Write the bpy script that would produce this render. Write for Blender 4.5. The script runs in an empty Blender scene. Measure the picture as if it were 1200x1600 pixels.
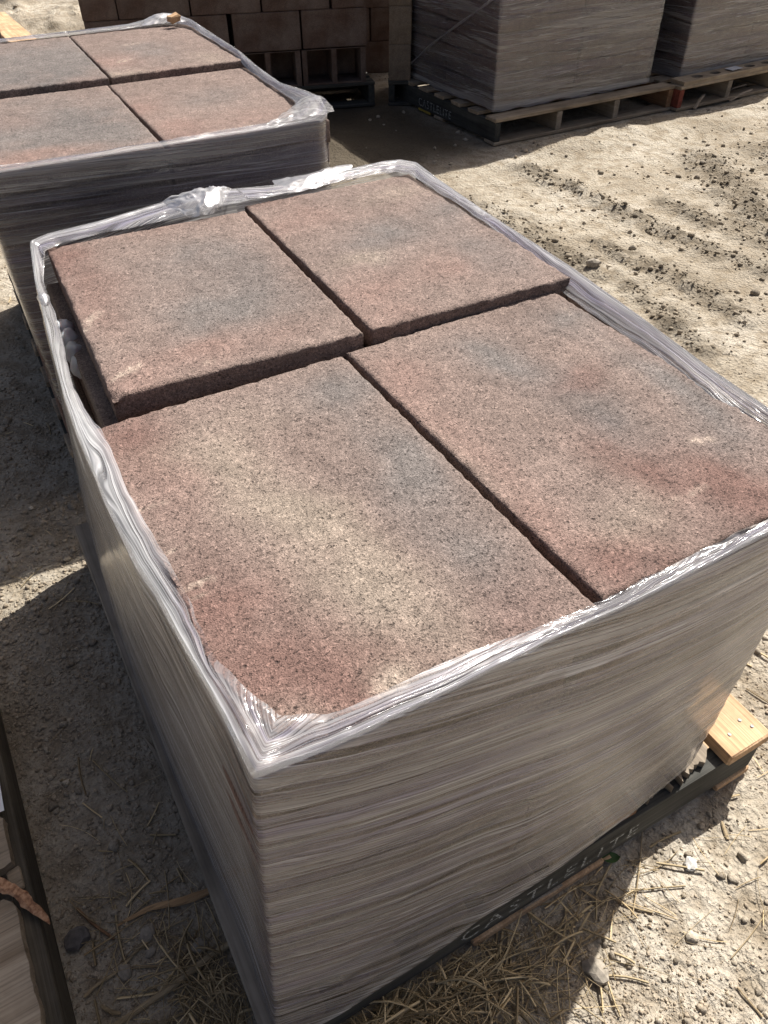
import bpy, math, random
import numpy as np
from mathutils import Vector, Matrix

random.seed(7)
rng = np.random.default_rng(7)
scene = bpy.context.scene
COL = scene.collection

# ------------------------------------------------------------------ camera
CAM = np.array([-0.0317, -0.3889, 1.4045])
YAW, PITCH, ROLL, FPX = 0.4697, 0.7416, -0.0088, 1202.6
_f = np.array([math.sin(YAW)*math.cos(PITCH), math.cos(YAW)*math.cos(PITCH), -math.sin(PITCH)])
_r = np.array([math.cos(YAW), -math.sin(YAW), 0.0])
_u = np.cross(_r, _f)
CR = math.cos(ROLL)*_r + math.sin(ROLL)*_u
CU = -math.sin(ROLL)*_r + math.cos(ROLL)*_u
cam_data = bpy.data.cameras.new('camera')
cam_data.sensor_fit = 'VERTICAL'
cam_data.sensor_height = 36.0
cam_data.sensor_width = 27.0
cam_data.lens = 36.0*FPX/1600.0
cam_data.clip_start = 0.02
cam_data.clip_end = 500
cam = bpy.data.objects.new('camera', cam_data)
COL.objects.link(cam)
cam.matrix_world = Matrix(((CR[0], CU[0], -_f[0], CAM[0]), (CR[1], CU[1], -_f[1], CAM[1]),
                           (CR[2], CU[2], -_f[2], CAM[2]), (0, 0, 0, 1)))
scene.camera = cam

def at(px, py, z=0.0):
    """photo pixel -> point on the horizontal plane at height z"""
    d = _f + (px-600)/FPX*CR + (800-py)/FPX*CU
    t = (z-CAM[2])/d[2]
    return CAM + t*d

# ------------------------------------------------------------------ sky, sun, exposure
SUN_EL = math.radians(52)
SUN_AZ = np.array([0.907, 0.421]); SUN_AZ /= np.linalg.norm(SUN_AZ)
world = bpy.data.worlds.new('World'); scene.world = world
world.use_nodes = True
wn = world.node_tree.nodes; wl = world.node_tree.links
bg = wn['Background']
sky = wn.new('ShaderNodeTexSky'); sky.sky_type = 'NISHITA'; sky.sun_disc = False
sky.sun_elevation = SUN_EL
sky.sun_rotation = math.atan2(SUN_AZ[0], SUN_AZ[1])
wl.new(sky.outputs[0], bg.inputs[0]); bg.inputs[1].default_value = 0.068
sky.air_density = 0.65; sky.dust_density = 6.0; sky.ozone_density = 0.3
sun_data = bpy.data.lights.new('sun', 'SUN'); sun_data.energy = 5.0
sun_data.angle = math.radians(0.53); sun_data.color = (1.0, 0.965, 0.915)
sun = bpy.data.objects.new('sun', sun_data); COL.objects.link(sun)
S = Vector((math.cos(SUN_EL)*SUN_AZ[0], math.cos(SUN_EL)*SUN_AZ[1], math.sin(SUN_EL)))
sun.rotation_euler = S.to_track_quat('Z', 'Y').to_euler()
sun.location = (3, 2, 5)
scene.view_settings.view_transform = 'Standard'
scene.view_settings.look = 'None'
scene.view_settings.gamma = 1.0
scene.view_settings.exposure = 0.62
scene.view_settings.use_curve_mapping = False
scene.render.engine = 'CYCLES'
scene.cycles.use_denoising = True
scene.cycles.max_bounces = 8
scene.cycles.transparent_max_bounces = 24
scene.cycles.transmission_bounces = 6
scene.cycles.caustics_reflective = False
scene.cycles.caustics_refractive = False

# ------------------------------------------------------------------ noise in numpy
def _hash(ix, iy, iz, seed):
    h = (ix.astype(np.int64)*374761393 + iy.astype(np.int64)*668265263 + iz.astype(np.int64)*2147483647 + seed*974711) & 0x7fffffff
    h = ((h ^ (h >> 13))*1274126177) & 0x7fffffff
    h = ((h ^ (h >> 16))*1103515245) & 0x7fffffff
    return (h & 0xffff)/65535.0

def vnoise(x, y, z=None, seed=0):
    """smooth value noise in -1..1"""
    x = np.asarray(x, float); y = np.asarray(y, float)
    x, y = np.broadcast_arrays(x, y)
    ix = np.floor(x); iy = np.floor(y); fx = x-ix; fy = y-iy
    fx = fx*fx*(3-2*fx); fy = fy*fy*(3-2*fy)
    zero = np.zeros_like(ix)
    if z is None:
        h = lambda a, b: _hash(ix+a, iy+b, zero, seed)
        v = (h(0, 0)*(1-fx)+h(1, 0)*fx)*(1-fy)+(h(0, 1)*(1-fx)+h(1, 1)*fx)*fy
        return v*2-1
    z = np.broadcast_to(np.asarray(z, float), x.shape)
    iz = np.floor(z); fz = z-iz; fz = fz*fz*(3-2*fz)
    h = lambda a, b, c: _hash(ix+a, iy+b, iz+c, seed)
    v0 = (h(0, 0, 0)*(1-fx)+h(1, 0, 0)*fx)*(1-fy)+(h(0, 1, 0)*(1-fx)+h(1, 1, 0)*fx)*fy
    v1 = (h(0, 0, 1)*(1-fx)+h(1, 0, 1)*fx)*(1-fy)+(h(0, 1, 1)*(1-fx)+h(1, 1, 1)*fx)*fy
    return (v0*(1-fz)+v1*fz)*2-1

def fbm(x, y, octaves=4, seed=0, gain=0.5):
    s = 0; a = 1.0; n = 0
    for o in range(octaves):
        s = s + a*vnoise(x*2**o+17.3*o, y*2**o-9.1*o, seed=seed+o); n += a; a *= gain
    return s/n

def sstep(a, b, x):
    t = np.clip((x-a)/(b-a), 0, 1); return t*t*(3-2*t)

# ------------------------------------------------------------------ mesh helpers
def mesh(name, V, F, uv=None, col=None, smooth=False):
    me = bpy.data.meshes.new(name)
    V = np.asarray(V, dtype=np.float32)
    if isinstance(F, np.ndarray):
        n, k = F.shape
        me.vertices.add(len(V)); me.vertices.foreach_set('co', V.ravel())
        me.loops.add(n*k); me.loops.foreach_set('vertex_index', F.astype(np.int32).ravel())
        me.polygons.add(n)
        me.polygons.foreach_set('loop_start', np.arange(0, n*k, k, dtype=np.int32))
        try: me.polygons.foreach_set('loop_total', np.full(n, k, dtype=np.int32))
        except Exception: pass
        me.update(calc_edges=True); me.validate()
    else:
        me.from_pydata([tuple(v) for v in V], [], F); me.update()
    if uv is not None:
        lay = me.uv_layers.new(name='UVMap')
        vi = np.zeros(len(me.loops), dtype=np.int32); me.loops.foreach_get('vertex_index', vi)
        lay.data.foreach_set('uv', np.asarray(uv, dtype=np.float32)[vi].ravel())
    if col is not None:
        at_ = me.attributes.new('tint', 'FLOAT_COLOR', 'POINT')
        c = np.ones((len(V), 4), dtype=np.float32); c[:, :3] = col
        at_.data.foreach_set('color', c.ravel())
    if smooth:
        me.polygons.foreach_set('use_smooth', np.ones(len(me.polygons), dtype=bool))
    return me

def obj(name, me, mat=None, parent=None, loc=None, rot=None):
    o = bpy.data.objects.new(name, me); COL.objects.link(o)
    if mat is not None and me is not None and len(me.materials) == 0: me.materials.append(mat)
    if parent is not None: o.parent = parent
    if loc is not None: o.location = loc
    if rot is not None: o.rotation_euler = rot
    return o

def tag(o, label, cat, group=None, kind=None):
    if label: o['label'] = label
    if cat: o['category'] = cat
    if group: o['group'] = group
    if kind: o['kind'] = kind
    elif cat: o['kind'] = 'thing'
    return o

def grid_faces(nr, nc, closed=False):
    r = np.arange(nr-1)[:, None]
    c = np.arange(nc if closed else nc-1)[None, :]
    c2 = (c+1) % nc
    return np.stack([r*nc+c, r*nc+c2, (r+1)*nc+c2, (r+1)*nc+c], -1).reshape(-1, 4)

def box_mesh(name, sx, sy, sz, bev=0.003, nseg=(1, 1, 1), jit=0.0, seed=0):
    """box from 0..sx,0..sy,0..sz with chamfered edges (44 triangles)"""
    bev = min(bev, sx*.45, sy*.45, sz*.45)
    V = []; idx = {}
    for i in (0, 1):
        for j in (0, 1):
            for k in (0, 1):
                c = (i*sx, j*sy, k*sz)
                s = (1-2*i, 1-2*j, 1-2*k)
                for a in range(3):
                    p = [c[b]+(s[b]*bev if b != a else 0) for b in range(3)]
                    idx[(i, j, k, a)] = len(V); V.append(p)
    F = []
    for a in range(3):
        b, c = (a+1) % 3, (a+2) % 3
        for s in (0, 1):
            q = []
            for (m, n) in ((0, 0), (1, 0), (1, 1), (0, 1)):
                t = [0, 0, 0]; t[a] = s; t[b] = m; t[c] = n
                q.append(idx[(*t, a)])
            F.append(q if s else q[::-1])
        # edges along axis a
        for (m, n) in ((0, 0), (1, 0), (1, 1), (0, 1)):
            t0 = [0, 0, 0]; t0[b] = m; t0[c] = n; t1 = list(t0); t1[a] = 1
            q = [idx[(*t0, b)], idx[(*t1, b)], idx[(*t1, c)], idx[(*t0, c)]]
            F.append(q if (m ^ n) else q[::-1])
    for i in (0, 1):
        for j in (0, 1):
            for k in (0, 1):
                q = [idx[(i, j, k, a)] for a in range(3)]
                F.append(q if (i+j+k) % 2 else q[::-1])
    V = np.array(V, float)
    if jit:
        r = np.random.default_rng(seed); V += r.uniform(-jit, jit, V.shape)
    me = mesh(name, V, F)
    import bmesh
    bm = bmesh.new(); bm.from_mesh(me); bmesh.ops.recalc_face_normals(bm, faces=bm.faces); bm.to_mesh(me); bm.free()
    return me

def tube(path, rad, n=6, flat=1.0, twist=0.0):
    """swept tube arrays; rad may be scalar or list"""
    P = np.asarray(path, float); m = len(P)
    R = np.broadcast_to(np.asarray(rad, float), (m,))
    T = np.gradient(P, axis=0); T /= np.linalg.norm(T, axis=1)[:, None]+1e-9
    up = np.array([0, 0, 1.0])
    A = np.cross(T, up); ln = np.linalg.norm(A, axis=1); A[ln < 1e-3] = (1, 0, 0); A /= np.linalg.norm(A, axis=1)[:, None]
    B = np.cross(A, T)
    ang = np.linspace(0, 2*math.pi, n, endpoint=False)
    V = []
    for i in range(m):
        a = ang+twist*i
        V.append(P[i]+R[i]*(np.cos(a)[:, None]*A[i]+flat*np.sin(a)[:, None]*B[i]))
    V = np.concatenate(V)
    F = [list(f) for f in grid_faces(m, n, True)]
    F.append(list(range(n))[::-1]); F.append([(m-1)*n+k for k in range(n)])
    return V, F

def smooth_path(pts, n=20):
    P = np.asarray(pts, float)
    s = np.concatenate([[0], np.cumsum(np.linalg.norm(np.diff(P, axis=0), axis=1))])
    t = np.linspace(0, s[-1], n)
    Q = np.stack([np.interp(t, s, P[:, k]) for k in range(3)], 1)
    for _ in range(max(1, n//8)):
        Q[1:-1] = .25*Q[:-2]+.5*Q[1:-1]+.25*Q[2:]
    return Q

# ------------------------------------------------------------------ material helpers
class NT:
    def __init__(s, name):
        s.m = bpy.data.materials.new(name); s.m.use_nodes = True
        s.t = s.m.node_tree; s.n = s.t.nodes; s.l = s.t.links
        s.b = s.n['Principled BSDF']; s.out = s.n['Material Output']
        s.tc = s.n.new('ShaderNodeTexCoord')
    def link(s, a, b): s.l.new(a, b)
    def val(s, x, sock):
        if hasattr(x, 'is_output'): s.l.new(x, sock)
        elif x is not None: sock.default_value = x
    def mapping(s, src, scale=(1, 1, 1), rot=(0, 0, 0), loc=(0, 0, 0)):
        n = s.n.new('ShaderNodeMapping'); s.l.new(src, n.inputs[0])
        n.inputs['Scale'].default_value = scale; n.inputs['Rotation'].default_value = rot; n.inputs['Location'].default_value = loc
        return n.outputs[0]
    def noise(s, src, scale, detail=3, rough=.55, dist=0):
        n = s.n.new('ShaderNodeTexNoise'); s.l.new(src, n.inputs['Vector'])
        n.inputs['Scale'].default_value = scale; n.inputs['Detail'].default_value = detail
        n.inputs['Roughness'].default_value = rough; n.inputs['Distortion'].default_value = dist
        return n.outputs['Fac']
    def voro(s, src, scale, out='Distance', feat='F1'):
        n = s.n.new('ShaderNodeTexVoronoi'); n.feature = feat; s.l.new(src, n.inputs['Vector'])
        n.inputs['Scale'].default_value = scale
        return n.outputs[out]
    def ramp(s, src, stops, interp='LINEAR'):
        n = s.n.new('ShaderNodeValToRGB'); s.l.new(src, n.inputs[0]); n.color_ramp.interpolation = interp
        e = n.color_ramp.elements
        while len(e) < len(stops): e.new(.5)
        for el, (p, c) in zip(e, stops):
            el.position = p
            el.color = (c, c, c, 1) if not hasattr(c, '__len__') else (*c, 1)
        return n.outputs[0]
    def mix(s, fac, a, b, mode='MIX'):
        n = s.n.new('ShaderNodeMix'); n.data_type = 'RGBA'; n.blend_type = mode
        s.val(fac, n.inputs[0])
        for x, i in ((a, 6), (b, 7)):
            if hasattr(x, 'is_output'): s.l.new(x, n.inputs[i])
            else: n.inputs[i].default_value = (*x, 1) if len(x) == 3 else x
        return n.outputs[2]
    def math(s, op, a, b=None, clamp=False):
        n = s.n.new('ShaderNodeMath'); n.operation = op; n.use_clamp = clamp
        s.val(a, n.inputs[0])
        if b is not None: s.val(b, n.inputs[1])
        return n.outputs[0]
    def bump(s, h, dist, strength=1.0, prev=None):
        n = s.n.new('ShaderNodeBump'); n.inputs['Distance'].default_value = dist; n.inputs['Strength'].default_value = strength
        s.l.new(h, n.inputs['Height'])
        if prev is not None: s.l.new(prev, n.inputs['Normal'])
        return n.outputs[0]

def concrete_mat(name, base=None, speck=1.0, pits=1.0):
    """split-pigment concrete paver: tint attribute or a fixed/random base, speckle, pits"""
    t = NT(name); co = t.tc.outputs['Object']
    if base is None:
        a = t.n.new('ShaderNodeAttribute'); a.attribute_name = 'tint'; c = a.outputs['Color']
    else:
        oi = t.n.new('ShaderNodeObjectInfo')
        c = t.ramp(oi.outputs['Random'], base)
        c = t.mix(t.ramp(t.noise(co, 5, 2), [(.35, 0), (.65, 1)]), c, t.mix(.35, c, (.30, .26, .23)))
    big = t.noise(co, 28, 3, .6)
    c = t.mix(1.0, c, t.ramp(big, [(.3, .84), (.7, 1.14)]), 'MULTIPLY')
    g = t.noise(co, 520, 2, .6)
    c = t.mix(.9*speck, c, t.ramp(g, [(.28, .34), (.44, .90), (.58, 1.10), (.76, 1.75)]), 'MULTIPLY')
    v = t.voro(co, 300, 'Color')
    vs = t.n.new('ShaderNodeSeparateColor'); t.link(v, vs.inputs[0])
    c = t.mix(.55*speck, c, t.ramp(vs.outputs[0], [(0, .45), (.3, .92), (.8, 1.06), (1, 1.7)]), 'MULTIPLY')
    p = t.noise(t.mapping(co, (1, 1.0, 1)), 210, 3, .7)
    vp = t.n.new('ShaderNodeTexVoronoi'); vp.inputs['Scale'].default_value = 85; t.link(co, vp.inputs['Vector'])
    vq = t.n.new('ShaderNodeSeparateColor'); t.link(vp.outputs['Color'], vq.inputs[0])
    sparse = t.math('MULTIPLY', t.ramp(vp.outputs['Distance'], [(.08, .9), (.24, 0)]), t.ramp(vq.outputs[1], [(.88, 0), (.92, 1)]))
    pit = t.math('MAXIMUM', t.ramp(p, [(.33, 1), (.40, 0)]), sparse)
    c = t.mix(t.math('MULTIPLY', pit, .62*pits), c, (.05, .038, .034))
    t.link(c, t.b.inputs['Base Color'])
    t.b.inputs['Roughness'].default_value = .92
    t.b.inputs['Specular IOR Level'].default_value = .25
    h = t.math('SUBTRACT', g, t.math('MULTIPLY', pit, .9*pits))
    t.link(t.bump(h, .0022, 1.0), t.b.inputs['Normal'])
    return t.m

def wood_mat(name, c1, c2, c3, axis=0, grain=1.0, dark=.0):
    t = NT(name); co = t.tc.outputs['Object']
    oi = t.n.new('ShaderNodeObjectInfo')
    ad = t.n.new('ShaderNodeVectorMath'); ad.operation = 'ADD'; t.link(co, ad.inputs[0])
    sc = t.n.new('ShaderNodeVectorMath'); sc.operation = 'SCALE'; t.link(oi.outputs['Location'], sc.inputs[0]); sc.inputs['Scale'].default_value = 3.7
    t.link(sc.outputs[0], ad.inputs[1]); co = ad.outputs[0]
    k = [34, 34, 34]; k[axis] = 2.2
    w = t.noise(t.mapping(co, k), 1.0, 4, .6, .5)
    k2 = [260, 260, 260]; k2[axis] = 5
    f = t.noise(t.mapping(co, k2), 1.0, 3, .6)
    c = t.ramp(w, [(.28, c1), (.5, c2), (.72, c3)])
    c = t.mix(.7*grain, c, t.ramp(f, [(.3, .5), (.5, 1.0), (.75, 1.25)]), 'MULTIPLY')
    st = t.noise(co, 9, 4, .65)
    c = t.mix(.8, c, t.ramp(st, [(.3, .62), (.6, 1.1)]), 'MULTIPLY')
    t.link(c, t.b.inputs['Base Color']); t.b.inputs['Roughness'].default_value = .85
    t.b.inputs['Specular IOR Level'].default_value = .2
    t.link(t.bump(t.math('ADD', f, w), .0015, .7*grain), t.b.inputs['Normal'])
    return t.m

def film_mat(name, dens=1.0, slope_a=-.22, slope_b=-.09, tint=(.80, .775, .80), use_attr=True, gloss=1.5, wts=(.32, .20, .34, .16), ku=1.0, curl=0.0, bstr=.8, grough=.16, lines=1.0):
    """stretch film: streaks of thicker plastic over thin, see-through plastic; UV in metres"""
    t = NT(name); uv = t.tc.outputs['UV']
    sx = t.n.new('ShaderNodeSeparateXYZ'); t.link(uv, sx.inputs[0])
    u, v = sx.outputs[0], sx.outputs[1]
    wob = t.noise(t.mapping(uv, (1.1, 1.3, 1)), 1.0, 1)
    def streak(slope, k_u, kv, det, seed):
        vv = t.math('SUBTRACT', v, t.math('MULTIPLY', u, slope))
        if curl:
            uc = t.math('MAXIMUM', t.math('MINIMUM', u, .85), 0.0)
            vv = t.math('ADD', vv, t.math('SUBTRACT', t.math('MULTIPLY', uc, curl), t.math('MULTIPLY', t.math('MULTIPLY', uc, uc), curl*.75)))
        vv = t.math('ADD', vv, t.math('MULTIPLY', wob, .05))
        cb = t.n.new('ShaderNodeCombineXYZ'); t.link(t.math('MULTIPLY', u, k_u*ku), cb.inputs[0]); t.link(t.math('MULTIPLY', vv, kv), cb.inputs[1])
        cb.inputs[2].default_value = seed
        return t.noise(cb.outputs[0], 1.0, det, .62)
    s1 = streak(slope_a, .8, 95, 3, 1.3)
    s2 = streak(slope_b, 1.0, 34, 3, 7.7)
    s3 = streak(slope_a*1.1, 1.5, 300, 2, 4.1)
    s4 = streak(slope_a*.8, .6, 11, 2, 9.4)
    tot = t.math('ADD', t.math('MULTIPLY', s1, wts[0]), t.math('ADD', t.math('MULTIPLY', s2, wts[1]), t.math('ADD', t.math('MULTIPLY', s3, wts[2]), t.math('MULTIPLY', s4, wts[3]))))
    a = t.ramp(tot, [(.37, .07), (.46, .26), (.53, .44), (.66, .94)])
    # taut creases: thin white lines and thin clear slits
    s5 = streak(slope_a*1.3, .55, 48, 1, 13.7)
    s6 = streak(slope_b*1.5-.02, .45, 62, 1, 21.2)
    crease = t.math('MAXIMUM', t.ramp(s5, [(.480, 0), (.497, 1), (.514, 0)]), t.math('MULTIPLY', t.ramp(s6, [(.488, 0), (.50, 1), (.512, 0)]), .8))
    crease = t.math('MULTIPLY', crease, t.ramp(s3, [(.40, 0), (.56, 1)]))
    slit = t.math('MULTIPLY', t.ramp(s6, [(.36, 1), (.43, 0)]), t.ramp(s3, [(.42, 1), (.56, .2)]))
    a = t.math('ADD', a, t.math('SUBTRACT', t.math('MULTIPLY', crease, .42*lines), t.math('MULTIPLY', slit, .38*lines)), True)
    if use_attr:
        at3 = t.n.new('ShaderNodeAttribute'); at3.attribute_name = 'tint'
        sd3 = t.n.new('ShaderNodeSeparateColor'); t.link(at3.outputs['Color'], sd3.inputs[0])
        a = t.math('ADD', t.math('MULTIPLY', a, dens), sd3.outputs[0], True); thick = t.math('MULTIPLY', t.math('ABSOLUTE', sd3.outputs[0]), 5.0, True)
    else:
        a = t.math('MULTIPLY', a, dens, True); thick = t.math('MULTIPLY', a, 0.0)
    colr = t.mix(t.ramp(s2, [(.40, 1), (.54, 0)]), tint, (tint[0]*.76, tint[1]*.73, tint[2]*.98))
    colr = t.mix(t.math('MAXIMUM', thick, t.math('MULTIPLY', crease, .8*lines)), colr, (.88, .88, .885))
    dif = t.n.new('ShaderNodeBsdfDiffuse'); t.link(colr, dif.inputs[0])
    tra = t.n.new('ShaderNodeBsdfTranslucent'); tra.inputs[0].default_value = (.84, .82, .79, 1)
    ms = t.n.new('ShaderNodeMixShader'); ms.inputs[0].default_value = .45
    t.link(dif.outputs[0], ms.inputs[1]); t.link(tra.outputs[0], ms.inputs[2])
    gl = t.n.new('ShaderNodeBsdfGlossy'); gl.inputs['Roughness'].default_value = grough; gl.inputs[0].default_value = (.9, .9, .9, 1)
    fr = t.n.new('ShaderNodeFresnel'); fr.inputs[0].default_value = 1.45
    hgt = t.math('ADD', t.math('MULTIPLY', s1, .6), t.math('MULTIPLY', s3, .5))
    bmp = t.bump(hgt, .004, bstr)
    for n in (dif, tra, gl, fr): t.link(bmp, n.inputs['Normal'])
    mg = t.n.new('ShaderNodeMixShader'); t.link(t.math('ADD', t.math('MULTIPLY', fr.outputs[0], gloss), .035, True), mg.inputs[0])
    t.link(gl.outputs[0], mg.inputs[2])
    tp = t.n.new('ShaderNodeBsdfTransparent'); tp.inputs[0].default_value = (.94, .94, .945, 1)
    mx = t.n.new('ShaderNodeMixShader'); t.link(a, mx.inputs[0])
    t.link(tp.outputs[0], mx.inputs[1]); t.link(ms.outputs[0], mx.inputs[2])
    t.link(mx.outputs[0], mg.inputs[1])
    t.link(mg.outputs[0], t.out.inputs['Surface'])
    return t.m

def plain_mat(name, c, rough=.8, var=.3, scale=40, bump=.001):
    t = NT(name); co = t.tc.outputs['Object']
    n = t.noise(co, scale, 4, .6)
    t.link(t.mix(1, c, t.ramp(n, [(.3, 1-var), (.7, 1+var)]), 'MULTIPLY'), t.b.inputs['Base Color'])
    t.b.inputs['Roughness'].default_value = rough
    t.b.inputs['Specular IOR Level'].default_value = .25
    t.link(t.bump(n, bump, .6), t.b.inputs['Normal'])
    return t.m

M = {}
M['slab'] = concrete_mat('pigmented_concrete')
M['slab_lower'] = concrete_mat('pigmented_concrete_stacked', [(0, (.15, .088, .072)), (.35, (.20, .125, .10)), (.7, (.16, .13, .118)), (1, (.24, .175, .14))])
M['block'] = concrete_mat('brown_block_concrete', [(0, (.088, .053, .040)), (1, (.114, .070, .053))], .7, .6)
M['block_tan'] = concrete_mat('tan_block_concrete', [(0, (.17, .135, .095)), (1, (.20, .155, .11))], .7, .6)
M['wood_grey'] = wood_mat('weathered_pallet_wood', (.20, .165, .125), (.30, .25, .19), (.38, .32, .25), axis=1, grain=.7)
M['wood_grey_x'] = wood_mat('weathered_wood_lengthwise', (.22, .168, .115), (.33, .265, .19), (.42, .345, .255), axis=0, grain=.95)
M['wood_new'] = wood_mat('fresh_tan_wood', (.40, .245, .135), (.53, .35, .205), (.61, .43, .265), axis=1, grain=.85)
M['wood_brown'] = wood_mat('brown_wood', (.16, .09, .05), (.24, .14, .08), (.30, .19, .11), axis=1)
M['wood_dark'] = wood_mat('dark_stained_wood', (.05, .05, .045), (.075, .074, .066), (.125, .12, .10), axis=0)
M['wood_dark_y'] = wood_mat('dark_stained_wood_cross', (.035, .036, .033), (.055, .056, .05), (.085, .083, .072), axis=1)
M['wood_rail'] = wood_mat('dirty_brown_rail_wood', (.06, .052, .04), (.10, .087, .066), (.15, .13, .10), axis=1)
M['red_paint'] = plain_mat('faded_red_paint', (.22, .06, .04), .8, .4, 60)
M['film'] = film_mat('stretch_film', 1.0, -.06, .0, gloss=1.2, curl=.34, wts=(.36, .11, .42, .11))
M['film_second'] = film_mat('stretch_film_second', .78, -.04, .02, (.66, .63, .60))
M['film_thick'] = film_mat('bunched_stretch_film', .72, -.5, .6, (.80, .795, .79), False, .4, bstr=.12, grough=.3, lines=.3)
M['film_back'] = film_mat('stretch_film_background', .74, .03, -.04, (.66, .63, .63), True, 1.6, (.30, .32, .12, .26), 2.0, lines=1.3)
M['film_strand'] = film_mat('twisted_film_strand', 1.9, -.5, .6, (.85, .85, .84), False, .7, bstr=.15, grough=.3, lines=.3)
M['metal'] = plain_mat('nail_steel', (.35, .34, .32), .5, .3, 200)

# ------------------------------------------------------------------ ground
def seg_dist(x, y, a, b):
    ax, ay = a; bx, by = b
    dx, dy = bx-ax, by-ay; L2 = dx*dx+dy*dy
    t = np.clip(((x-ax)*dx+(y-ay)*dy)/L2, 0, 1)
    return np.hypot(x-ax-t*dx, y-ay-t*dy)

RUTS = [([(2.52, 3.0), (2.59, 2.36), (2.60, 2.0), (2.66, 1.70), (2.72, 1.4), (2.8, .9)], .085, .045),
        ([(2.02, 2.75), (2.07, 2.36), (2.08, 1.97), (2.10, 1.85)], .09, .035),
        ([(2.26, 2.05), (2.30, 1.89), (2.34, 1.56), (2.3, 1.3)], .08, .032),
        ([(2.12, 1.70), (2.08, 1.45), (2.02, 1.2)], .07, .028),
        ([(3.45, 2.7), (3.35, 2.40), (3.10, 1.95), (2.95, 1.5)], .16, .045),
        ([(3.9, 2.6), (3.7, 2.2), (3.5, 1.6)], .2, .04),
        ([(2.86, 2.3), (2.88, 1.9), (2.95, 1.6)], .07, .03),
        ([(1.75, 2.9), (1.72, 2.5)], .1, .02)]

def rut_mask(x, y):
    m = np.zeros_like(x); h = np.zeros_like(x)
    wx = x+.05*fbm(x*5, y*5, 3, 41); wy = y+.05*fbm(x*5, y*5, 3, 43)
    for pts, w, amp in RUTS:
        d = np.full_like(x, 9.0)
        for a, b in zip(pts[:-1], pts[1:]): d = np.minimum(d, seg_dist(wx, wy, a, b))
        g = np.exp(-(d/w)**2)
        m = np.maximum(m, g); h = np.maximum(h, amp*g)
    return m, h

FOOT = [(-.10, .97, -.06, 1.30), (-.08, .80, 1.40, 2.75), (-1.6, -.30, -.6, .75), (2.55, 3.95, 3.36, 4.7), (3.9, 5.3, 3.36, 4.8), (.6, 2.5, 4.4, 5.3)]

def ground_height(x, y):
    h = .010*fbm(x*1.3, y*1.3, 3, 5) + .009*fbm(x*6, y*6, 4, 11) + .0045*np.abs(fbm(x*24, y*24, 3, 23))
    m, rh = rut_mask(x, y)
    clod = np.clip(fbm(x*19, y*19, 4, 31, .55)+.12, 0, .36)
    h = h + rh*(.3+1.35*clod) - .012*sstep(.15, .5, m)*(1-m)
    far = sstep(3.0, 7.0, np.hypot(x, y))
    h = h + far*.09*np.maximum(0, fbm(x*5, y*5, 4, 61)) + far*.03*fbm(x*.9, y*.9, 3, 63)
    # low swell of soil before the row of wrapped pallets
    h = h + .030*np.exp(-((y-3.18)/.16)**2)*sstep(2.55, 2.95, x)
    # small tuft of loose soil beside the near stack
    h = h + .02*np.exp(-(((x+.13)/.06)**2+((y-.66)/.09)**2))*(.5+clod)
    for (x0, x1, y0, y1) in FOOT:
        d = np.maximum(np.maximum(x0-x, x-x1), np.maximum(y0-y, y-y1))
        k = sstep(.0, .10, d)
        h = h*k + np.minimum(h, -.004)*(1-k)
    return h

def graded(a, b, step, lo, hi, glo, ghi):
    mid = list(np.arange(a, b, step)); L = []; R = []
    s = step; v = a
    while v > lo: s *= glo; v -= s; L.append(v)
    s = step; v = mid[-1]
    while v < hi: s *= ghi; v += s; R.append(v)
    return np.array(L[::-1]+mid+R)

gx = graded(-.45, 1.35, .0085, -90, 90, 1.12, 1.0125)
gy = graded(-.32, 1.35, .0085, -90, 90, 1.14, 1.0125)
GX, GY = np.meshgrid(gx, gy)
GH = ground_height(GX.ravel(), GY.ravel())
gm, _ = rut_mask(GX.ravel(), GY.ravel())
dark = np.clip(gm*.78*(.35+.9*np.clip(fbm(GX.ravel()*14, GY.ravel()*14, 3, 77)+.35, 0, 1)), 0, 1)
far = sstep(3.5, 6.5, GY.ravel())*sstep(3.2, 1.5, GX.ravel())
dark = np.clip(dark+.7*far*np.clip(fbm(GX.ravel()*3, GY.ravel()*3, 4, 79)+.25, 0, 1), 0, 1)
yard_soil_shade = sstep(2.75, 2.35, GX.ravel())*sstep(3.1, 3.5, GY.ravel())*sstep(6.2, 5.2, GY.ravel())*sstep(.6, 1.0, GX.ravel())  # dark soil, tint deepened to stand in for shade between the back stacks
dark = np.clip(dark+.95*yard_soil_shade, 0, 1)
lane = sstep(.05, -.05, GX.ravel())*sstep(2.6, 1.9, GY.ravel())
dark = np.clip(dark+.02*lane*(1+.5*fbm(GX.ravel()*6, GY.ravel()*6, 3, 81)), 0, 1)
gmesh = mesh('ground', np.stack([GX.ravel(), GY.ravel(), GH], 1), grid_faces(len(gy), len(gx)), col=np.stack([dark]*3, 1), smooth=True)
t = NT('dry_dirt'); co = t.tc.outputs['Object']
big = t.noise(co, 2.2, 4, .6); med = t.noise(co, 14, 4, .65); fine = t.noise(co, 110, 4, .7); vor = t.voro(co, 75)
c = t.ramp(big, [(.33, (.35, .30, .23)), (.50, (.46, .405, .32)), (.68, (.56, .505, .415))])
c = t.mix(t.ramp(med, [(.36, .8), (.56, 0)]), c, (.29, .235, .165))
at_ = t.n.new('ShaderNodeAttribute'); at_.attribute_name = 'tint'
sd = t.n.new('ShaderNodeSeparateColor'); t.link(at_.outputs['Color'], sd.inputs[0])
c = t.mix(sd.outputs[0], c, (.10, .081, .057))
c = t.mix(.75, c, t.ramp(fine, [(.28, .55), (.46, .97), (.75, 1.2)]), 'MULTIPLY')
c = t.mix(.5, c, t.ramp(vor, [(0, 1.15), (.5, .75)]), 'MULTIPLY')
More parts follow.
